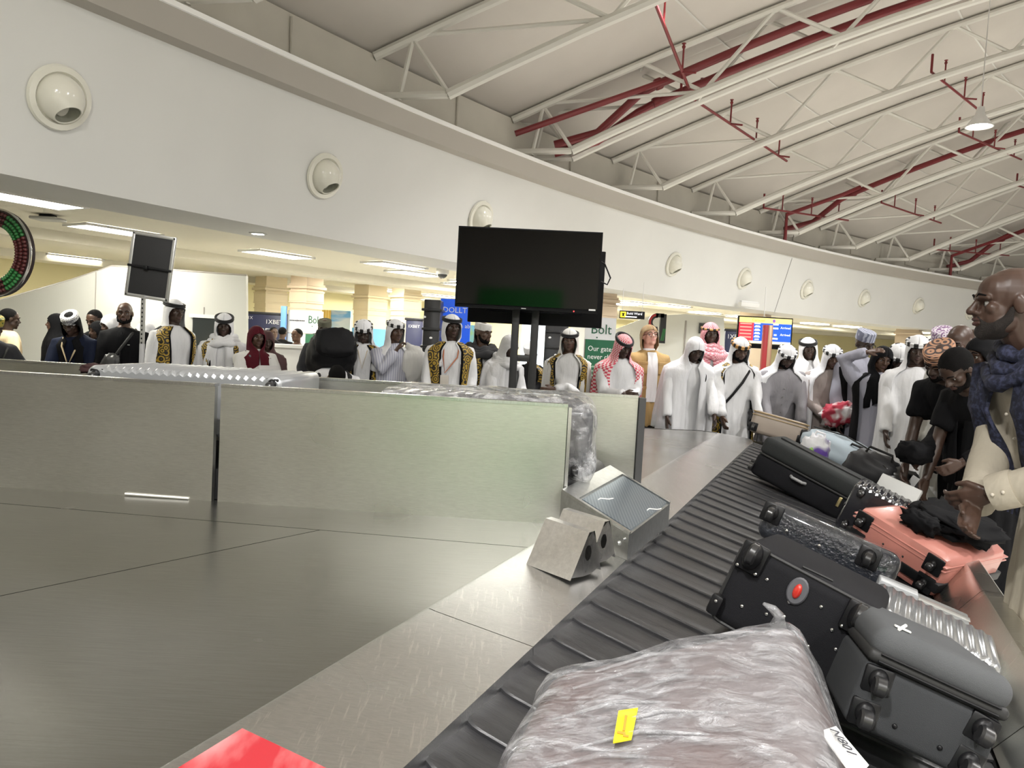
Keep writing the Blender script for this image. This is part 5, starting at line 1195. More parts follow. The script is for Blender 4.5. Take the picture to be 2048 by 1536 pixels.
# bending man and his rucksack
t, p = person('man bending deeply forward under a large black rucksack', 675, 722, 7.0, 20, lean=78, bend=8, nod=62, sk='e', robe=W, hands={1: (.20, -.62, .62), -1: (-.20, -.60, .62)}, scale=1.0)
hair(p, t, HAIRD, .064); 
wm = Matrix.Translation(t.location) @ Matrix.Rotation(R(20), 4, 'Z')
for q in (-1, 1):
    o = MB(); o.tube([p.cen(.50) + Vector((q * .12, .10, .10)), p.sh[q] + Vector((-q * .03, -.06, .06)), p.sh[q] + Vector((-q * .04, -.04, -.10)), p.cen(.22) + Vector((q * .15, 0, -.06))], [.02, .022, .02, .016], 7, round_=True); obj('rucksack_strap', o, MATS['black_webbing'], t, 180)
rk = thing('rucksack', 'large black rucksack on the back of the bending man', 'rucksack', M=Matrix.Translation(wm @ (p.cen(.24) + rx(p.ang(.3)) @ Vector((0, .28, 0)))) @ Matrix.Rotation(R(20), 4, 'Z') @ Matrix.Rotation(R(66), 4, 'X'))
lump((0, 0, 0), (.24, .19, .30), None, mat('rucksack_nylon', (.006, .006, .007), .65, spec=.2), 41, .10, parent=rk, n=36, mm=24)
lump((0, .15, -.08), (.17, .09, .15), None, MATS['rucksack_nylon'], 42, .12, parent=rk, name='front_pocket'); lump((0, .02, .28), (.19, .15, .07), None, MATS['rucksack_nylon'], 43, .12, parent=rk, name='lid')
o = MB(); o.tube([(.08, .235, .0), (.08, .24, -.06)], .005, 5); o.tube([(.05, .24, 0), (.11, .235, .0)], .005, 5); obj('white_logo', o, WHITE, rk)
o = MB(); o.tube([(-.19, .18, .10), (0, .21, .13), (.19, .18, .10)], .004, 5); obj('zipper', o, ZIPM, rk)
t, p = person('man in a grey green cap just above the black rucksack', 650, 638, 9.0, 8, nod=12, sk='d', robe='dk', hem=.7, trousers='dk'); kufi(p, t, mat('olive_cap', (.09, .09, .06), .8), .07, .04)
# behind the middle
t, p = person('seated-height clerk in red and black top behind the white counter', 594, 657, 11.5, -30, sk='m', robe=two_tone('red_black_top', (.012, .01, .01), (.45, .05, .03), 'NOISE', 9, .8, .56, detail=2.), hem=.7, trousers='dk', group='people in the far hall'); hair(p, t, HAIRD, .05)
t, p = person('man in a dark suit by the navy booth in the far hall', 548, 654, 13.5, 40, sk='e', robe='black', hem=.7, trousers='dk', group='people in the far hall'); hair(p, t, HAIRD)
t, p = person('second dark-suited man facing away by the navy booth', 566, 654, 14.2, 170, sk='e', robe='black', hem=.7, trousers='dk', group='people in the far hall'); hair(p, t, HAIRD)
# middle group
t, p = person('man with glasses bowing his head, striped black and white rope, gold vest', 728, 642, 7.6, 10, bend=8, nod=28, sk='d', robe=W); vest(p, t, 3, 20, 44)
scarf('head_cloth', p, t, CL['sheer'], hem=1.02, open_=70, seed=11, chin=128, front_hem=1.30); agal(p, t, ROPE_BW, z=.050, tilt=.05); glasses(p, t, mat('black_frame', (.01, .01, .01), .3))
o = MB(); o.tube([p.cen(.48) + Vector((-.05, -.125, 0)), p.cen(.28) + Vector((0, -.16, 0)), p.cen(.48) + Vector((.05, -.125, 0))], .004, 5); obj('lanyard', o, CL['cream'], t)
t, p = person('man in lilac striped robe holding his hand to his mouth, towel over his shoulder', 792, 640, 7.6, 22, nod=6, yaw=12, sk='e', robe=PINSTR, hands={-1: (-.02, -.20, 1.44)}, curl=.9)
scarf('head_cloth', p, t, CL['white'], hem=1.22, open_=58, seed=12, chin=150, width=.8); agal(p, t, ROPE_BW)
lump((0, 0, 0), (.13, .10, .20), Matrix.Translation(p.sh[1] + Vector((.02, -.08, -.10))), CL['white2'], 44, .22, parent=t, name='shoulder_towel', freq=2.)
t, p = person('tall man with black rope, gold vest and a hanging name badge', 905, 630, 7.35, 10, nod=2, yaw=10, sk='d', robe=W, hands={1: (.22, -.16, .84), -1: (-.22, -.16, .84)})
vest(p, t, 4, 22, 46); scarf('head_cloth', p, t, CL['white'], hem=1.28, open_=56, seed=13, chin=150, width=.62); agal(p, t, ROPE_B)
o = MB(); o.tube([p.cen(.52) + Vector((-.07, -.09, 0)), p.cen(.40) + Vector((-.08, -.15, 0)), p.cen(.24) + Vector((-.06, -.165, 0)), p.cen(.40) + Vector((.06, -.155, 0)), p.cen(.52) + Vector((.08, -.09, 0))], .007, 6, round_=True); obj('lanyard', o, mat('orange_ribbon', (.45, .16, .08), .7), t, 180)
o = MB(); o.rbox(tuple(p.cen(.15) + Vector((-.06, -.175, 0))), (.085, .006, .14), .004); obj('name_badge', o, mat('badge_card', (.50, .46, .40), .4), t)
t, p = person('man in white knitted cap and a black and white striped shawl', 968, 644, 7.7, 48, nod=4, sk='e', robe=W); vest(p, t, 5, 26, 46)
kufi(p, t, CL['white2'], .065, .045); beard(p, t, big=.9); cowl('shawl', p, t, STRIPE, 3., .13, .045, 3, .53)
scarf('shawl_fall', p, t, STRIPE, hem=1.02, open_=120, seed=14, chin=120, fit=.72, uvk=1.2)
t, p = person('man in white head cloth stooping, partly hidden by the television post', 1020, 672, 7.5, 42, bend=12, nod=24, sk='d', robe=W, hands={1: (.10, -.30, 1.05), -1: (-.10, -.30, 1.02)}); scarf('head_cloth', p, t, CL['white'], hem=.98, open_=50, seed=15, chin=160); cowl('neck_wrap', p, t, CL['white'], 4., .11, .034)
t, p = person('man in a dark jacket with folded hands seen between the two television posts', 1062, 690, 8.2, -20, nod=25, sk='d', robe='dk', hem=.6, trousers='dk', hands={1: (-.02, -.30, 1.0), -1: (.03, -.30, 1.03)}); vest(p, t, 6, 30, 40); kufi(p, t, CL['white'])
t, p = person('man with crossed arms in white robe and scarf beside the television post', 1140, 658, 7.6, -6, nod=6, sk='e', robe=W, hands={1: (-.13, -.235, 1.12), -1: (.13, -.26, 1.08)}); vest(p, t, 7, 30, 40, emb=True)
scarf('head_cloth', p, t, CL['white2'], hem=.98, open_=60, seed=16, chin=150, width=.92, front_hem=1.12); agal(p, t, ROPE_B, z=.055)
# right of the televisions
t, p = person('man in a red and white checked head cloth, one hand laid over the other', 1248, 671, 7.5, 14, bend=12, nod=24, yaw=6, sk='d', robe=W, hands={1: (.0, -.32, 1.10), -1: (-.04, -.34, 1.13)}, curl=.35)
scarf('head_cloth', p, t, REDCHK, hem=.93, open_=44, seed=17, chin=150, width=1.02); agal(p, t, ROPE_B, tilt=.22)
t, p = person('man with long fair hair and round glasses in a tan pocketed jacket', 1300, 652, 8.3, 12, nod=-14, yaw=4, sk='w', robe='tan', hem=.70, trousers='dk', hands={1: (.27, -.08, .86), -1: (-.26, -.10, .84)})
scarf('long_hair', p, t, MATS['hair_blond'], hem=1.38, open_=76, seed=18, chin=100, width=.50, amp=1.6, fit=1.0, loose=.8); glasses(p, t, MATS['black_frame'], .024)
o = MB(); loft(o, [ringpts(p, d_, a, b, 24, grow=.0) for d_, a, b in ((.57, .062, .064), (.54, .078, .074))]); obj('shirt_collar', o, CL['white'], t)
o = MB(); o.grid([[tuple(p.cen(d_) + Vector((x_ * w_, -yy - .004 * (1 - x_ * x_), 0))) for x_ in (-1, -.5, 0, .5, 1)] for d_, w_, yy in ((.53, .05, .10), (.46, .055, .138), (.35, .06, .150), (.2, .06, .150), (0, .06, .155))]); obj('white_shirt_front', o, CL['white'], t)
for sx in (-1, 1):
    for d_ in (.36, .10):
        o = MB(); o.rbox((0, 0, 0), (.11, .02, .12), .008); o.rbox((0, -.008, .05), (.115, .012, .035), .005); q_ = obj('jacket_pocket', o, CL['tan'], t); q_.matrix_local = Matrix.Translation(p.cen(d_) + Vector((sx * .115, -.140, 0))) @ Matrix.Rotation(R(sx * 14), 4, 'Z')
t, p = person('man bowing under a long plain white head cloth without a rope', 1392, 677, 7.45, 6, lean=10, bend=14, nod=30, sk='d', robe=W, hands={1: (.20, -.42, .86), -1: (-.26, -.24, .80)}, curl=.3); vest(p, t, 8, 30, 40, emb=False)
scarf('head_cloth', p, t, CL['sheer'], hem=.72, open_=54, seed=19, chin=168, width=1.06, front_hem=.62)
t, p = person('tall man wrapped in a rose red shawl looking at the camera', 1422, 646, 8.5, 0, sk='d', robe=W); scarf('shawl', p, t, REDSOFT, hem=1.20, open_=50, seed=20, chin=178, width=.95); cowl('neck_wrap', p, t, REDSOFT, 5., .12, .04); agal(p, t, ROPE_BG, z=.058, n=1)
t, p = person('bearded man with gold and black rope and a black strap across his robe', 1482, 677, 7.5, 4, bend=12, nod=24, sk='e', robe=W, hands={1: (.16, -.36, .88), -1: (-.20, -.30, .86)}); beard(p, t)
vest(p, t, 9, 40, 40); scarf('head_cloth', p, t, CL['sheer'], hem=.98, open_=62, seed=21, chin=140, width=1.0, front_hem=.90); agal(p, t, ROPE_BG, z=.052, tilt=.05); strap(p, t, BLACKP, 1, .014)
lump((0, 0, 0), (.07, .06, .13), Matrix.Translation(p.cen(-.05) + Vector((.20, -.15, 0))), mat('patent_black', (.01, .01, .012), .2, coat=.6), 46, .3, parent=t, name='hip_bag')
t, p = person('bearded man bowing in white cloth with black and white rope over a grey robe', 1575, 693, 7.5, 0, lean=8, bend=12, nod=34, sk='d', robe='grey', hands={1: (.16, -.36, .86), -1: (-.18, -.36, .85)}, curl=.7); beard(p, t)
scarf('head_cloth', p, t, CL['sheer'], hem=.86, open_=56, seed=22, chin=138, width=1.05, front_hem=.84); agal(p, t, ROPE_BW, z=.046, tilt=.0)
for i_ in range(5):
    o = MB(); o.ell(tuple(p.cen(.36 - .09 * i_) + rx(p.ang(.3)) @ Vector((0, -.152, 0))), .007, 8, 6); obj('button', o, mat('button_grey', (.3, .3, .3), .4), t)
t, p = person('man with plain black rope and close white cloth behind the two bowing men', 1618, 676, 8.6, -4, nod=8, yaw=-6, tilt=-6, sk='d', robe=W); scarf('head_cloth', p, t, CL['white'], hem=1.0, open_=48, seed=23, chin=172); agal(p, t, ROPE_B, z=.058)
t, p = person('slim man in a long sheer white drape carrying a red and white bundle', 1666, 691, 7.6, -6, lean=5, bend=10, nod=22, sk='e', robe='taupe', hands={1: (.10, -.27, 1.02), -1: (-.06, -.28, .98)}, curl=.8)
scarf('head_cloth', p, t, CL['sheer'], hem=.42, open_=42, seed=24, chin=142, width=1.0, front_hem=.50); agal(p, t, ROPE_BW, z=.048, tilt=.05)
wm = Matrix.Translation(t.location) @ Matrix.Rotation(R(-6), 4, 'Z') @ Matrix.Scale(t.scale[0], 4)
bd_ = thing('cloth_bundle', 'red and white cloth bundle in the arms of the man in the sheer drape', 'bundle', wm @ Vector((.05, -.36, 1.02)))
lump((0, 0, 0), (.17, .10, .11), Matrix.Rotation(R(-22), 4, 'Y'), two_tone('bundle_cloth', (.45, .03, .06), (.72, .68, .68), 'NOISE', 7, .7, .52, detail=2.), 47, .28, parent=bd_, n=36, mm=22)
t, p = person('man in glasses with a patterned grey blue cap and long black vest', 1731, 664, 7.7, -4, nod=14, yaw=16, sk='d', robe='lav', hands={1: (.22, -.10, .86), -1: (-.22, -.12, .84)}); vest(p, t, 10, 42, 30, hem=.30, emb=False)
BLUECAP = two_tone('blue_cap', (.36, .38, .46), (.13, .14, .20), 'WAVE', 9, .7, .5, detail=7., soft=.15); kufi(p, t, BLUECAP, .085, .05); glasses(p, t, MATS['black_frame'])
t, p = person('man in black head wrap resting one hand on his head', 1766, 694, 7.05, -14, nod=14, tilt=10, yaw=10, sk='e', robe='lav', hands={-1: (-.13, -.13, 1.70), 1: (.20, -.18, .86)}, curl=.35, palms={-1: (.9, 0, -.4)})
scarf('head_wrap', p, t, CL['black'], hem=1.18, open_=54, seed=25, chin=178, width=.62); vest(p, t, 11, 50, 30, hem=.5, emb=False)
o = MB(); o.tube([p.cen(.40) + Vector((.10, -.17, 0)), p.cen(.22) + Vector((.08, -.19, 0)), p.cen(.10) + Vector((.11, -.19, 0))], [.014, .010, .004], 6, round_=True); obj('gold_tassel', o, mat('gold_thread', (.55, .38, .04), .5), t)
t, p = person('man bowing low with a white cloth falling past his face', 1800, 694, 7.2, -22, lean=14, bend=14, nod=42, sk='d', robe=W); scarf('head_cloth', p, t, CL['white'], hem=.9, open_=50, seed=26, chin=146, front_hem=.72); agal(p, t, ROPE_BW, z=.046, tilt=0.)
t, p = person('man in very long white head cloth and striped rope near the duffel bag', 1838, 672, 6.6, -26, bend=6, nod=12, sk='d', robe=W, hands={1: (.20, -.22, .88), -1: (-.20, -.24, .88)}); scarf('head_cloth', p, t, CL['white'], hem=.40, open_=52, seed=27, chin=140, width=1.0, front_hem=.38); agal(p, t, ROPE_BW, z=.055)
# the close group at the right
PURCAP = two_tone('purple_cap', (.62, .58, .62), (.20, .10, .22), 'RING', 22, .7, .5, detail=16., soft=.2); COPCAP = two_tone('copper_cap', (.46, .25, .15), (.06, .045, .045), 'RING', 15, .7, .5, detail=17., soft=.15)
t, p = person('man in a white and purple patterned cap behind the bald men', 1886, 657, 6.9, -40, nod=18, sk='d', robe='black', hem=.7, trousers='dk'); kufi(p, t, PURCAP, .075, .045); beard(p, t); glasses(p, t, mat('white_frame', (.6, .6, .6), .3))
t, p = person('broad bald man looking down above the copper cap', 1922, 651, 5.5, -60, nod=24, sk='n', robe='white2', hem=.2, hands={1: (.20, -.30, .95)})
t, p = person('bald man half hidden behind the broad bald man', 1952, 657, 6.0, -70, nod=14, sk='d', robe='black', hem=.7, trousers='dk')
t, p = person('man in copper embroidered cap and black shirt leaning over the belt, arm hanging', 1882, 690, 5.0, -62, lean=24, bend=24, nod=34, tilt=12, sk='d', robe='black', hem=.75, trousers='black', half=True, hands={-1: (-.16, -.46, .66), 1: (.16, -.30, .70)}); kufi(p, t, COPCAP, .085, .03, m2=mat('copper_edge', (.50, .28, .18), .6)); beard(p, t)
t, p = person('man with close black hair bending low in front of the woman in black', 1916, 706, 4.45, -72, lean=26, bend=24, nod=46, sk='d', robe='black', hem=.75, trousers='black', half=True, hands={-1: (-.18, -.44, .74), 1: (.14, -.40, .76)}); hair(p, t, HAIRD, .045, .008, -.06); beard(p, t)
t, p = person('woman in black head scarf seen in profile beside the near man', 1968, 674, 4.55, -80, bend=10, nod=6, sk='n', robe='black', hands={1: (.16, -.30, 1.0), -1: (-.16, -.32, 1.0)}, fine=1.2); scarf('head_scarf', p, t, mat('black_veil', (.007, .007, .008), .8, spec=.12), hem=.85, open_=62, seed=28, chin=176, width=.95, amp=.6)
lump((0, 0, 0), (.10, .09, .07), Matrix.Translation(Vector((-.10, -.42, 1.02))), CL['black'], 48, .2, parent=t, name='hand_bag')
# nearest man
t, p = person('near bald bearded man in khaki shirt with navy printed scarf, hands clasped at his waist', 2022, 534, 2.72, -92, poke=.045, lean=17, bend=10, nod=2, yaw=-14, flare=.5, sk='n', robe='khaki', hem=.55, trousers='khaki', hands={1: (.07, -.34, .99), -1: (.02, -.36, .94)}, curl=.55, fine=1.7, fold=.007, gaze=0)
beard(p, t, big=1.1, m=mat('beard_soft', (.016, .011, .009), .8, bump=.8, bs=400))
sc2 = scarf('printed_scarf', p, t, NAVYPR, hem=1.06, open_=150, seed=29, chin=150, fit=.70, amp=.5); bpy.data.objects.remove(sc2)
cowl('printed_scarf', p, t, NAVYPR, 6., .088, .027, 3, .565)
for s_, x0 in ((1, .125), (-1, -.12)):
    rows = []
    for i in range(15):
        f_ = i / 14; d_ = lerp(.535, .06, f_); c = p.cen(d_); yy = lerp(.085, .165, min(1, f_ * 3.5)); A = p.ang(d_)
        rows.append([tuple(c + Vector((x0 + q * .060 * (1 + .4 * f_), 0, 0)) + rx(A) @ Vector((0, -yy - .010 * math.sin(q * 5 + f_ * 9), 0))) for q in (-1, -.6, -.2, .2, .6, 1)])
    o = MB(); o.grid(rows); e = obj('scarf_end', o, NAVYPR, t, 180); md = e.modifiers.new('thick', 'SOLIDIFY'); md.thickness = .012
    for j in range(7):
        b_ = Vector(rows[-1][0]).lerp(Vector(rows[-1][-1]), j / 6); o = MB(); o.tube([b_, b_ + Vector((0, -.004, -.05))], .0035, 5); obj('scarf_fringe', o, NAVYPR, e)
for s_ in (-1, 1):
    o = MB(); w_, e_ = p.wr[s_], p.el[s_]; dd = (w_ - e_).normalized(); P0 = lerp(e_, w_, .70); P1 = lerp(e_, w_, .985); o.tube([P0, P0 + dd * .01, P1 - dd * .008, P1], [.059, .061, .059, .057], 20); obj('cuff', o, CL['khaki'], t)
    for f_ in (.80, .92):
        c = lerp(e_, w_, f_); n_ = Vector((s_ * 1., -.1, .25)).normalized(); n_ = (n_ - dd * n_.dot(dd)).normalized(); o = MB(); o.ell(tuple(c + n_ * .062), .006, 8, 6); obj('cuff_button', o, mat('pearl_button', (.55, .5, .42), .25), t)
for i_ in range(6):
    o = MB(); o.ell(tuple(p.cen(.46 - .085 * i_) + rx(p.ang(.3)) @ Vector((0, -.152, 0))), .006, 8, 6); obj('button', o, MATS['pearl_button'], t)
bpy.data.scenes.remove(TSC)
# ================================================================== THE LOW HALL: columns, signs, booths
COLM = mat('column_paint', (.72, .58, .42), .6, var=.03, vs=2.); COLM2 = mat('column_cream', (.84, .72, .50), .6)
WRAPW = mat('wrap_white', (.66, .67, .69), .4); WRAPG = mat('wrap_green', (.012, .115, .055), .4); INKG = mat('ink_green', (.01, .10, .05), .5); TXW = mat('text_white', (.85, .85, .85), .5); INKD = MATS['ink']
WRAPB = two_tone('wrap_photo', (.50, .58, .70), (.72, .76, .80), 'NOISE', 3, .5, .5, detail=3., soft=.2)
def column(label, x0, xm, x1, d, m, wrap=None, capz=2.38):
    L = at(x0, 640, d); Rr = at(x1, 640, d); wl, wr = (xm - x0) / F * d, (x1 - xm) / F * d; w = math.hypot(wl, wr); a = -math.atan2(wl, wr)
    mid = at(xm, 640, d); c = Vector((mid.x, mid.y, 0)); Mz = Matrix.Translation(c) @ Matrix.Rotation(math.atan2(wl, wr), 4, 'Z')
    # local: corner towards the camera at the origin, faces along +X (right face) and towards -X,+Y (left face)
    t = thing('column', label, 'column', M=Mz, group='columns of the low hall'); ctr = (w / 2, w / 2)
    o = MB(); o.box((ctr[0], ctr[1], ZC / 2), (w, w, ZC)); obj('shaft', o, m, t)
    o = MB(); z = capz
    for dz, g, h in ((0, .10, .05), (.05, .05, .04), (-.08, .05, .03), (-.30, .04, .03), (-.42, .03, .02)): o.box((ctr[0], ctr[1], z + dz), (w + g, w + g, h))
    o.box((ctr[0], ctr[1], z - .19), (w + .03, w + .03, .18)); obj('capital', o, m, t)
    return t, w
def onface(t, w, side, x, z, sz, body, m, name='lettering'):
    """lettering on the right-hand (+1) or left-hand (-1) visible face"""
    M = Matrix.Translation((x, -.022, z)) @ Matrix.Rotation(R(90), 4, 'X') if side > 0 else Matrix.Translation((-.022, w - x, z)) @ Matrix.Rotation(R(-90), 4, 'Z') @ Matrix.Rotation(R(90), 4, 'X')
    return text(name, body, sz, M, m, t, .001)
column('cream column beside the grey partition, cut by the navy booth', 497, 530, 562, 17., COLM2)
t, w = column('beige column with white and green advertising wrap left of the crowd, above the clerk', 572, 611, 634, 15.5, COLM)
o = MB(); o.box((w / 2, w / 2, 1.68), (w + .036, w + .036, .46)); obj('white_wrap', o, WRAPW, t)
o = MB(); o.box((-.0, w / 2, .72), (.042, w + .02, 1.44)); obj('photo_wrap', o, WRAPB, t); o = MB(); o.box((w / 2 + .01, 0, .72), (w, .042, 1.44)); obj('green_wrap', o, WRAPG, t)
onface(t, w, 1, .05, 1.66, .22, 'Bolt', INKG); o = MB(); o.box((.17, -.021, 1.60), (.02, .004, .02)); obj('logo_dot', o, INKG, t)
o = MB()
for i in range(9): o.box((-.021, w - .05 - i * .048, 1.70), (.004, .034, .022 if i != 4 else .03))
obj('small_print', o, INKD, t)
t, w = column('cream column with pale blue wrap behind the man with the striped rope', 700, 735, 766, 18., COLM2); o = MB(); o.box((w / 2, w / 2, .82), (w + .03, w + .03, 1.64)); obj('blue_wrap', o, mat('wrap_blue', (.16, .42, .75), .4), t)
column('cream column left of the stack of black cabinets', 776, 806, 836, 17., COLM2)
t, w = column('beige column with green wrap reading our gates never close', 1148, 1172, 1234, 14.2, COLM, capz=2.36)
o = MB(); o.box((w / 2, -.0, 1.84), (w + .02, .036, .42)); o.box((-.0, w / 2, .95), (.03, w, 1.9)); obj('white_wrap', o, WRAPW, t); o = MB(); o.box((w / 2 + .008, 0, .82), (w - .01, .038, 1.62)); obj('green_wrap', o, WRAPG, t)
onface(t, w, 1, .10, 1.74, .26, 'Bolt', INKG); o = MB(); o.box((.235, -.021, 1.67), (.025, .004, .025)); obj('logo_dot', o, INKG, t)
onface(t, w, 1, .06, 1.42, .135, 'Our gates', TXW); onface(t, w, 1, .06, 1.27, .135, 'never close', TXW)
for i, (zz, ww) in enumerate(((1.13, .30), (1.05, .26), (.97, .2))): o = MB(); o.box((.07 + ww / 2, -.021, zz), (ww, .003, .03)); obj('small_print', o, mat('print_pale', (.25, .40, .30), .5), t)
column('beige column behind the flight information screen', 1487, 1530, 1556, 18.5, COLM)
column('beige column at the far right under the bulkhead', 1806, 1840, 1864, 22.5, COLM)
# slanted partition at the left
PARTM = mat('partition_grey', (.60, .60, .56), .45, var=.03, vs=1.); PDK = mat('smoked_glass', (.035, .04, .04), .12)
def flat_poly(name, label, cat, px, d, m, th=.08, trim=None, group=None):
    P = [at(x, y, d) for x, y in px]; c = Vector((sum(p.x for p in P) / len(P), P[0].y, 0)); t = thing(name, label, cat, c, group=group)
    o = MB(); n = len(P); v = [(p.x - c.x, p.y - c.y, max(p.z, 0)) for p in P] + [(p.x - c.x, p.y - c.y + th, max(p.z, 0)) for p in P]
    o.add(v, [tuple(range(n)), tuple(range(2 * n - 1, n - 1, -1))] + [(i, n + i, n + (i + 1) % n, (i + 1) % n) for i in range(n)]); obj('panel', o, m, t)
    return t, c, P
t, c, P = flat_poly('partition', 'tall grey partition with sloping top edge behind the left group', 'partition', [(-60, 930), (-60, 618), (140, 561), (222, 533), (492, 552), (492, 930)], 10.6, PARTM)
o = MB(); o.tube([(p.x - c.x, p.y - c.y + .04, p.z + .01) for p in P[1:5]], .018, 6); obj('top_rail', o, mat('rail_taupe', (.35, .32, .29), .5), t)
for x in (192, 333, 410): a = at(x, 560, 10.6); o = MB(); o.box((a.x - c.x, -.003, 1.1), (.012, .008, 2.1 if x != 410 else 1.3)); obj('seam_strip', o, mat('rail_taupe', (.35, .32, .29), .5), t)
a0, a1 = at(386, 634, 10.55), at(432, 720, 10.55); o = MB(); o.box(((a0.x + a1.x) / 2 - c.x, -.03, a0.z / 2), (a1.x - a0.x, .05, a0.z)); obj('dark_window', o, PDK, t); o = MB(); o.box(((a0.x + a1.x) / 2 - c.x, -.035, a0.z + .02), (a1.x - a0.x + .1, .06, .05)); obj('window_head', o, WHITE, t)
t, c, P = flat_poly('partition', 'pale partition under the bulkhead behind the fair-haired man', 'partition', [(1232, 900), (1232, 658), (1300, 632), (1372, 628), (1448, 636), (1448, 900)], 17.5, mat('partition_pale', (.72, .72, .66), .5)); a0, a1 = at(1400, 646, 17.4), at(1424, 668, 17.4)
o = MB(); o.box(((a0.x + a1.x) / 2 - c.x, -.03, (a0.z + a1.z) / 2), (a1.x - a0.x, .04, a0.z - a1.z)); obj('dark_window', o, PDK, t)
o = MB(); a = at(1372, 640, 17.5); o.box((a.x - c.x, -.01, 1.1), (.03, .02, 2.2)); obj('seam_strip', o, MATS['rail_taupe'], t)
# beaded ring sign at the left edge
RC_ = at(-8.4, 506, 6.4); ro, ri = 86 / F * 6.4, 53 / F * 6.4
t = thing('ring_sign', 'large ring-shaped hanging sign covered with green and maroon beads, cut by the picture edge', 'sign', RC_, R(-12))
RM = Matrix.Rotation(R(90), 4, 'X')
o = MB(); n = 60
rows = [[(r * math.cos(2 * PI * k / n), y, r * math.sin(2 * PI * k / n)) for k in range(n)] for r, y in ((ri, -.03), (ri, .03), (ro, .03), (ro, -.03), (ri, -.03))]
o.grid(rows, wrap=True); obj('ring_body', o, mat('ring_dark', (.03, .018, .018), .4), t)
o = MB(); o.tube([(ro * math.cos(2 * PI * k / n), -.02, ro * math.sin(2 * PI * k / n)) for k in range(n)], .012, 8, closed=True); obj('chrome_rim', o, CHROME, t)
gb, mbd = MB(), MB(); GBM = mat('green_bead', (.03, .22, .05), .2, coat=.6); MBM = mat('maroon_bead', (.10, .018, .018), .3, coat=.4)
for j in range(3):
    r = lerp(ri, ro, (j + .5) / 3.3)
    for k in range(64):
        a = 2 * PI * k / 64; dg = math.degrees(a); gr = 24 < dg < 64 or -62 < ((dg + 180) % 360 - 180) < -30 or 100 < dg < 150 or 200 < dg < 250
        (gb if gr else mbd).ell((r * math.cos(a), -.034, r * math.sin(a)), ((ro - ri) / 7.5, .02, .016), 8, 5, rot=Matrix.Rotation(-a, 3, 'Y'))
for o, m_, n_ in ((gb, GBM, 'green_beads'), (mbd, MBM, 'maroon_beads')): q = obj(n_, o, m_, t, 180); q['kind'] = 'stuff'
o = MB(); o.tube([(0, 0, ro), (0, 0, ZC - RC_.z)], .008, 6); obj('hanging_rod', o, CHROME, t)
# second letter-like sign under the bulkhead
a = at(1316, 655, 16.6); k_ = 16.6 / F
t = thing('letter_sign', 'black letter sign with red and green edges on the pale partition', 'sign', a)
o = MB(); ra, rb_ = 16 * k_, 8 * k_; o.grid([[(-4 * k_ + r * math.cos(R(g_)) , y, 10 * k_ + r * 1.1 * math.sin(R(g_))) for g_ in range(80, 290, 12)] for r, y in ((rb_, -.05), (ra, -.05), (ra, .05), (rb_, .05), (rb_, -.05))]); obj('curved_stroke', o, mat('letter_black', (.012, .012, .012), .3), t)
o = MB(); o.box((9 * k_, 0, -2 * k_), (12 * k_, .1, 58 * k_)); o.box((2 * k_, 0, 24 * k_), (16 * k_, .1, 8 * k_)); obj('upright_stroke', o, MATS['letter_black'], t)
o = MB(); o.grid([[(-4 * k_ + r * math.cos(R(g_)), -.052, 10 * k_ + r * 1.1 * math.sin(R(g_))) for g_ in range(100, 260, 12)] for r in (ra * .98, ra * .72)]); obj('red_edge', o, mat('letter_red', (.35, .02, .02), .4), t)
for i in range(3): o = MB(); o.tube([(6 * k_ + i * 2.5 * k_, -.053, -26 * k_), (10 * k_ + i * 2 * k_, -.053, -2 * k_)], .5 * k_, 4); obj('green_stripe', o, mat('letter_green', (.02, .25, .05), .4), t)
o = MB(); o.box((0, .0, -a.z / 2 - 14 * k_), (.06, .06, a.z - 28 * k_)); obj('post', o, PFR, t)
# navy booths with white lettering
NAVYB = mat('booth_navy', (.018, .022, .07), .4)
def booth(label, x0, x1, y0, d, lines, m=NAVYB, group='navy booths'):
    a, b = at(x0, y0, d), at(x1, y0, d); w = abs(b.x - a.x); z = (a.z + b.z) / 2; t = thing('booth', label, 'booth', ((a.x + b.x) / 2, a.y, 0), group=group)
    o = MB(); o.rbox((0, .3, z / 2), (w, .6, z), .02); obj('body', o, m, t); o = MB(); o.rbox((0, .3, z + .015), (w + .05, .65, .05), .015); obj('top_cap', o, mat('cap_dark', (.02, .02, .025), .4), t)
    for tx, tz, s_, body, mm in lines: text('lettering', body, s_, Matrix.Translation((tx, -.003, z - tz)) @ RM, mm, t, .001)
    return t
booth('navy betting booth between the partition and the column above the clerk', 493, 565, 628, 16.2, [(.02, .20, .13, '1XBET', TXW), (-.3, .42, .18, '1XBET', TXW), (-.35, .12, .09, '1X', TXW)])
booth('navy betting booth behind the man holding his mouth', 812, 846, 640, 15., [(-.12, .15, .08, '1XBET', TXW)])
booth('navy betting booth left of the flight information screen', 1451, 1500, 662, 17.6, [(-.24, .18, .14, '1XBET', TXW)])
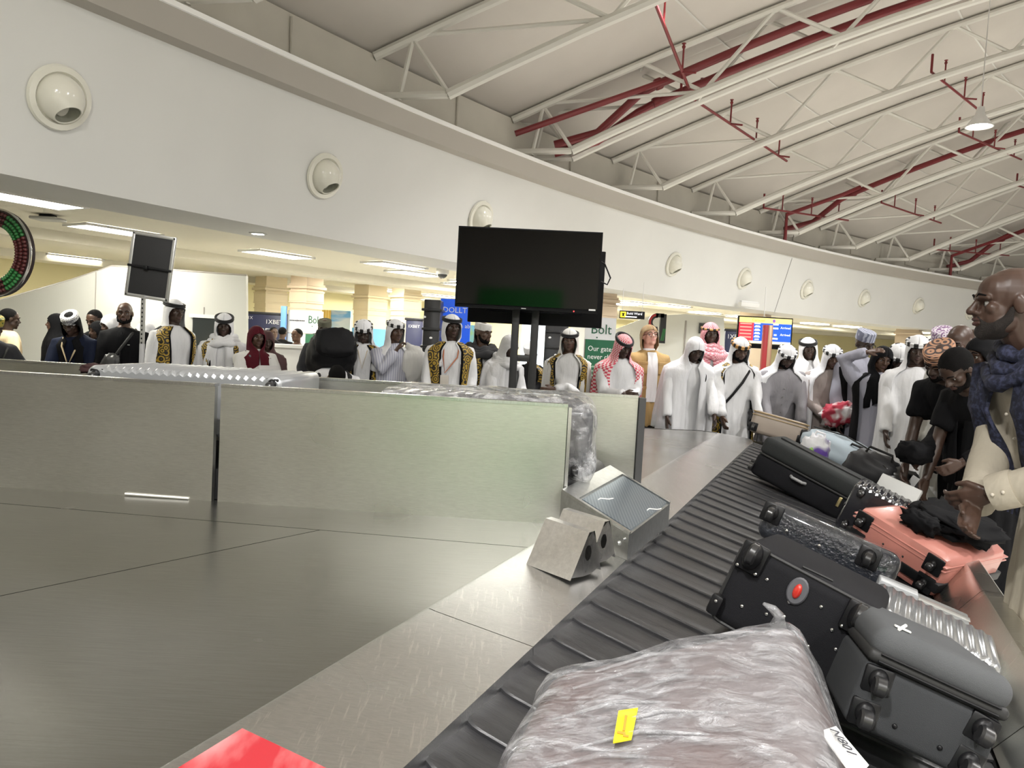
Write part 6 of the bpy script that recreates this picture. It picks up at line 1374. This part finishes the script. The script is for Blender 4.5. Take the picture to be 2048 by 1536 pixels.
# posters on the far side
def board(name, label, cat, x0, x1, y0, y1, d, m, group=None, foot=True):
    a, b = at(x0, y0, d), at(x1, y1, d); t = thing(name, label, cat, ((a.x + b.x) / 2, a.y, 0), group=group); w = abs(b.x - a.x); o = MB(); o.rbox((0, 0, (a.z + b.z) / 2), (w, .06, a.z - b.z), .008); obj('panel', o, m, t)
    if foot and b.z > .05:
        for sx in (-1, 1): o = MB(); o.box((sx * w * .4, 0, b.z / 2), (.04, .04, b.z)); obj('leg', o, PFR, t)
    return t, w, a.z, b.z
board('poster_board', 'tall yellow poster board behind the man in the green cap', 'poster', 636, 661, 619, 700, 19., two_tone('yellow_poster', (.72, .45, .07), (.82, .62, .22), 'WAVE', 5, .5, .5, stretch=(1, 0, 0), soft=.3))
board('poster_board', 'sky and green field poster behind the rucksack', 'poster', 662, 700, 620, 670, 19., two_tone('sky_poster', (.70, .76, .82), (.16, .42, .75), 'NOISE', 2.2, .5, .55, stretch=(.6, 1, 2), detail=3., soft=.08))
board('poster_board', 'bright green foot of the field poster behind the rucksack', 'poster', 664, 706, 671, 720, 18.8, two_tone('field_poster', (.30, .55, .08), (.62, .72, .25), 'NOISE', 3, .5, .5, detail=3., soft=.1))
board('banner_stand', 'narrow pale blue banner beside the column above the clerk', 'banner', 563, 571, 612, 690, 15.6, mat('banner_blue', (.14, .34, .85), .5))
t, w, z1, z0 = board('blue_sign', 'tall blue lit sign with white words left of the television', 'sign', 882, 938, 597, 705, 11.5, mat('sign_blue', (.008, .075, .55), .4, emit=.6))
text('lettering', 'DOLLT', .115, Matrix.Translation((-w * .42, -.032, z1 - .20)) @ RM, TXW, t, .001); text('lettering', 'Have one ab', .085, Matrix.Translation((-w * .45, -.032, z1 - .42)) @ RM, TXW, t, .001)
board('poster_board', 'small green and blue poster under the television', 'poster', 938, 965, 650, 690, 12.5, two_tone('teal_poster', (.25, .62, .75), (.45, .68, .15), 'NOISE', 3, .5, .55, detail=2.))
board('kiosk_screen', 'bright white kiosk screen seen between the television posts', 'screen', 1044, 1086, 646, 735, 10.2, mat('kiosk_white', (.75, .85, .9), emit=1.1))
# dark kiosks
def kiosk(label, x0, x1, y0, d, m):
    a, b = at(x0, y0, d), at(x1, y0, d); w = b.x - a.x; z = a.z; t = thing('kiosk', label, 'kiosk', ((a.x + b.x) / 2, a.y, 0)); zz = z; o = MB(); o.rbox((0, .25, z / 2), (w * .86, .45, z), .01); obj('cabinet', o, m, t)
    for f_, k in ((.93, 1.1), (.80, 1.0), (.68, 1.05), (.55, 1.0)): o = MB(); o.rbox((0, .23, z * f_), (w * k, .5, .035), .01); obj('shelf', o, m, t)
    for i, (x, f_) in enumerate(((-.1, .88), (.0, .74))): o = MB(); o.ell((x, .02, z * f_), (.022, .006, .016), 8, 5); obj('lamp_dot', o, TXW, t)
    return t
KB = mat('kiosk_black', (.013, .013, .015), .35)
kiosk('stacked black cabinet with ledges left of the blue sign', 846, 884, 598, 10.6, KB); kiosk('dark shelved cabinet seen past the right television post', 1088, 1142, 645, 11.5, KB)
# reception counter
a = at(590, 690, 10.0); t = thing('counter', 'white curved service counter behind the woman in maroon', 'counter', (a.x, a.y, 0)); o = MB(); o.grid([[(.62 * math.cos(R(g_)) , .35 - .4 * math.sin(R(g_)), z) for g_ in range(0, 181, 12)] for z in (0, a.z - .04)]); obj('front', o, WHITE, t); o = MB(); o.prism([(.66 * math.cos(R(g_)), .35 - .44 * math.sin(R(g_))) for g_ in range(180, -1, -12)][::-1], a.z - .04, a.z); obj('worktop', o, WHITE, t)
# flight information screen with a second one behind, and its posts
d = 13.; a, b = at(1479, 637, d), at(1580, 694, d); w, h = b.x - a.x, a.z - b.z; c = Vector(((a.x + b.x) / 2, a.y, (a.z + b.z) / 2 + .03))
t = thing('information_screen', 'flight information screen with yellow header, red rows and blue panel', 'screen', c); t.rotation_euler = (0, R(0), 0)
E_ = lambda n, c_, e: mat(n, c_, .4, emit=e)
o = MB(); o.rbox((0, .03, 0), (w + .04, .06, h + .04), .008); obj('body', o, TVB, t)
for n_, x0, x1, z0, z1, m_ in (('header_band', 0, 1, .80, 1, E_('screen_yellow', (.95, .74, .22), .9)), ('footer_band', 0, 1, 0, .10, E_('screen_pale', (.9, .78, .5), .8)), ('red_rows', 0, .28, .10, .80, E_('screen_red', (.75, .03, .05), .8)), ('blue_area', .28, 1, .10, .80, E_('screen_blue', (.01, .09, .55), .8))):
    o = MB(); o.box((-w / 2 + w * (x0 + x1) / 2, -.002, -h / 2 + h * (z0 + z1) / 2), (w * (x1 - x0), .006, h * (z1 - z0))); obj(n_, o, m_, t)
SW_ = E_('screen_white', (.9, .9, .95), 1.); SO = E_('screen_orange', (.75, .25, .03), .8); SP_ = E_('screen_pink', (.85, .30, .25), .8)
text('header_text', 'Carousel', .06, Matrix.Translation((-w * .26, -.008, h * .36)) @ RM, SO, t, .001); text('header_text', 'E 11', .06, Matrix.Translation((-w * .46, -.008, h * .36)) @ RM, SP_, t, .001)
o = MB(); o.ell((w * .16, -.006, h * .40), (.025, .003, .03), 10, 5); obj('header_emblem', o, E_('screen_purple', (.25, .10, .45), .6), t)
for i in range(5):
    z = h * (.25 - .13 * i); o = MB(); o.box((-w * .37, -.006, z), (w * .22, .003, .022)); obj('row_text', o, SP_, t)
    for z_ in (z + .01, z - .03): o = MB(); o.box((-w * .15, -.006, z_), (w * (.11 if z_ > z else .08), .003, .018)); obj('row_time', o, SW_, t)
for z in (.11, -.16): text('status_text', 'Arrived', .055, Matrix.Translation((w * .29, -.008, h * z)) @ RM, SW_, t, .001)
for z, ww in ((.27, .10), (.12, .10), (-.14, .05), (-.28, .10)): o = MB(); o.box((w * .20, -.006, h * z), (w * ww, .003, .026)); obj('row_text', o, SW_, t)
t2 = thing('information_screen', 'dark second screen turned away behind the flight information screen', 'screen', c + Vector((.10, .30, -.06))); o = MB(); o.rbox((0, 0, 0), (w + .04, .06, h + .04), .008); obj('body', o, TVB, t2); o = MB(); o.rbox((0, -.04, 0), (w * .6, .05, h * .6), .02); obj('rear_housing', o, TVB, t2)
o = MB(); o.tube([(0, .1, h / 2), (0, .1, ZC - c.z)], .007, 6); obj('ceiling_pole', o, PFR, t); 
a = at(1535, 650, 11.4); t = thing('red_post', 'red and copper post standing in front of the flight information screen', 'post', (a.x, a.y, 0)); o = MB(); o.rbox((-.025, 0, a.z / 2), (.07, .08, a.z), .008); obj('red_side', o, mat('post_red', (.35, .015, .02), .4), t); o = MB(); o.rbox((.045, 0.01, a.z / 2), (.07, .08, a.z), .008); obj('copper_side', o, mat('post_copper', (.45, .28, .18), .3, metal=.5), t)
# exit direction sign
a = at(1264, 630, 13.5); w, h = 50 / F * 13.5, .135; t = thing('direction_sign', 'small black hanging direction sign with a yellow square', 'sign', a); o = MB(); o.rbox((0, 0, 0), (w, .05, h), .006); obj('panel', o, BLACKP, t); o = MB(); o.rbox((-w * .36, -.026, 0), (.10, .006, .10), .008); obj('yellow_square', o, E_('sign_yellow', (.95, .75, .04), .9), t); o = MB(); o.box((-w * .36, -.031, -.005), (.03, .003, .05)); o.box((-w * .36, -.031, .02), (.06, .003, .012)); obj('pictogram', o, BLACKP, t)
text('lettering', 'Bold Ward', .06, Matrix.Translation((-w * .22, -.027, .005)) @ RM, SW_, t, .001); o = MB(); o.box((-.02, -.028, -.035), (.2, .003, .02)); obj('small_print', o, SW_, t)
for sx in (-1, 1): o = MB(); o.tube([(sx * w * .4, 0, h / 2), (sx * w * .4, 0, ZC - a.z)], .006, 5); obj('hanging_rod', o, PFR, t)
# ceiling fittings
a = atz(885, 543, ZC - .05); t = thing('dome_camera', 'small white dome camera under the low ceiling left of the television', 'camera', (a.x, a.y, ZC)); o = MB(); o.lathe([(.10, 0), (.11, -.06), (.10, -.10)], 18); obj('housing', o, WHITE, t); o = MB(); o.ell((0, 0, -.10), (.085, .085, .07), 16, 10); obj('dome', o, mat('smoked_dome', (.05, .05, .05), .1), t)
a = atz(96, 440, ZC - .06); t = thing('ceiling_unit', 'grey ceiling-mounted access unit near the beaded ring sign', 'unit', (a.x, a.y, ZC)); o = MB(); o.rbox((0, 0, -.05), (.30, .24, .035), .012); obj('cover', o, mat('unit_grey', (.40, .40, .38), .4), t); o = MB(); o.rbox((0, 0, -.018), (.14, .12, .04), .008); obj('mount', o, BLACKP, t)
a = at(1498, 610, 16.4); t = thing('emergency_light', 'white emergency light box under the bulkhead above the flight information screen', 'light', a, R(30)); o = MB(); o.rbox((0, 0, 0), (.55, .10, .10), .02); obj('cover', o, WHITE, t); o = MB(); o.rbox((0, 0, .06), (.5, .06, .04), .005); obj('mount', o, PFR, t)
a = atz(516, 467, ZB - .005); t = thing('spot_light', 'small square recessed light in the bulkhead soffit', 'light', (a.x, a.y, ZB - .006)); o = MB(); o.rbox((0, 0, 0), (.16, .10, .012), .004); obj('trim_frame', o, PFR, t); o = MB(); o.box((0, 0, -.007), (.11, .06, .004)); obj('lens', o, PANEL, t)
# green lit banner on the back wall (mirrored in the steel and the television)
t = thing('green_banner', 'tall green lit banner on the wall behind the photographer', 'banner', (-1.5, -9.36, 0)); o = MB(); o.rbox((0, 0, 1.5), (2.3, .06, 2.9), .02); obj('panel', o, mat('banner_green', (.03, .36, .05), .5, emit=.36), t)
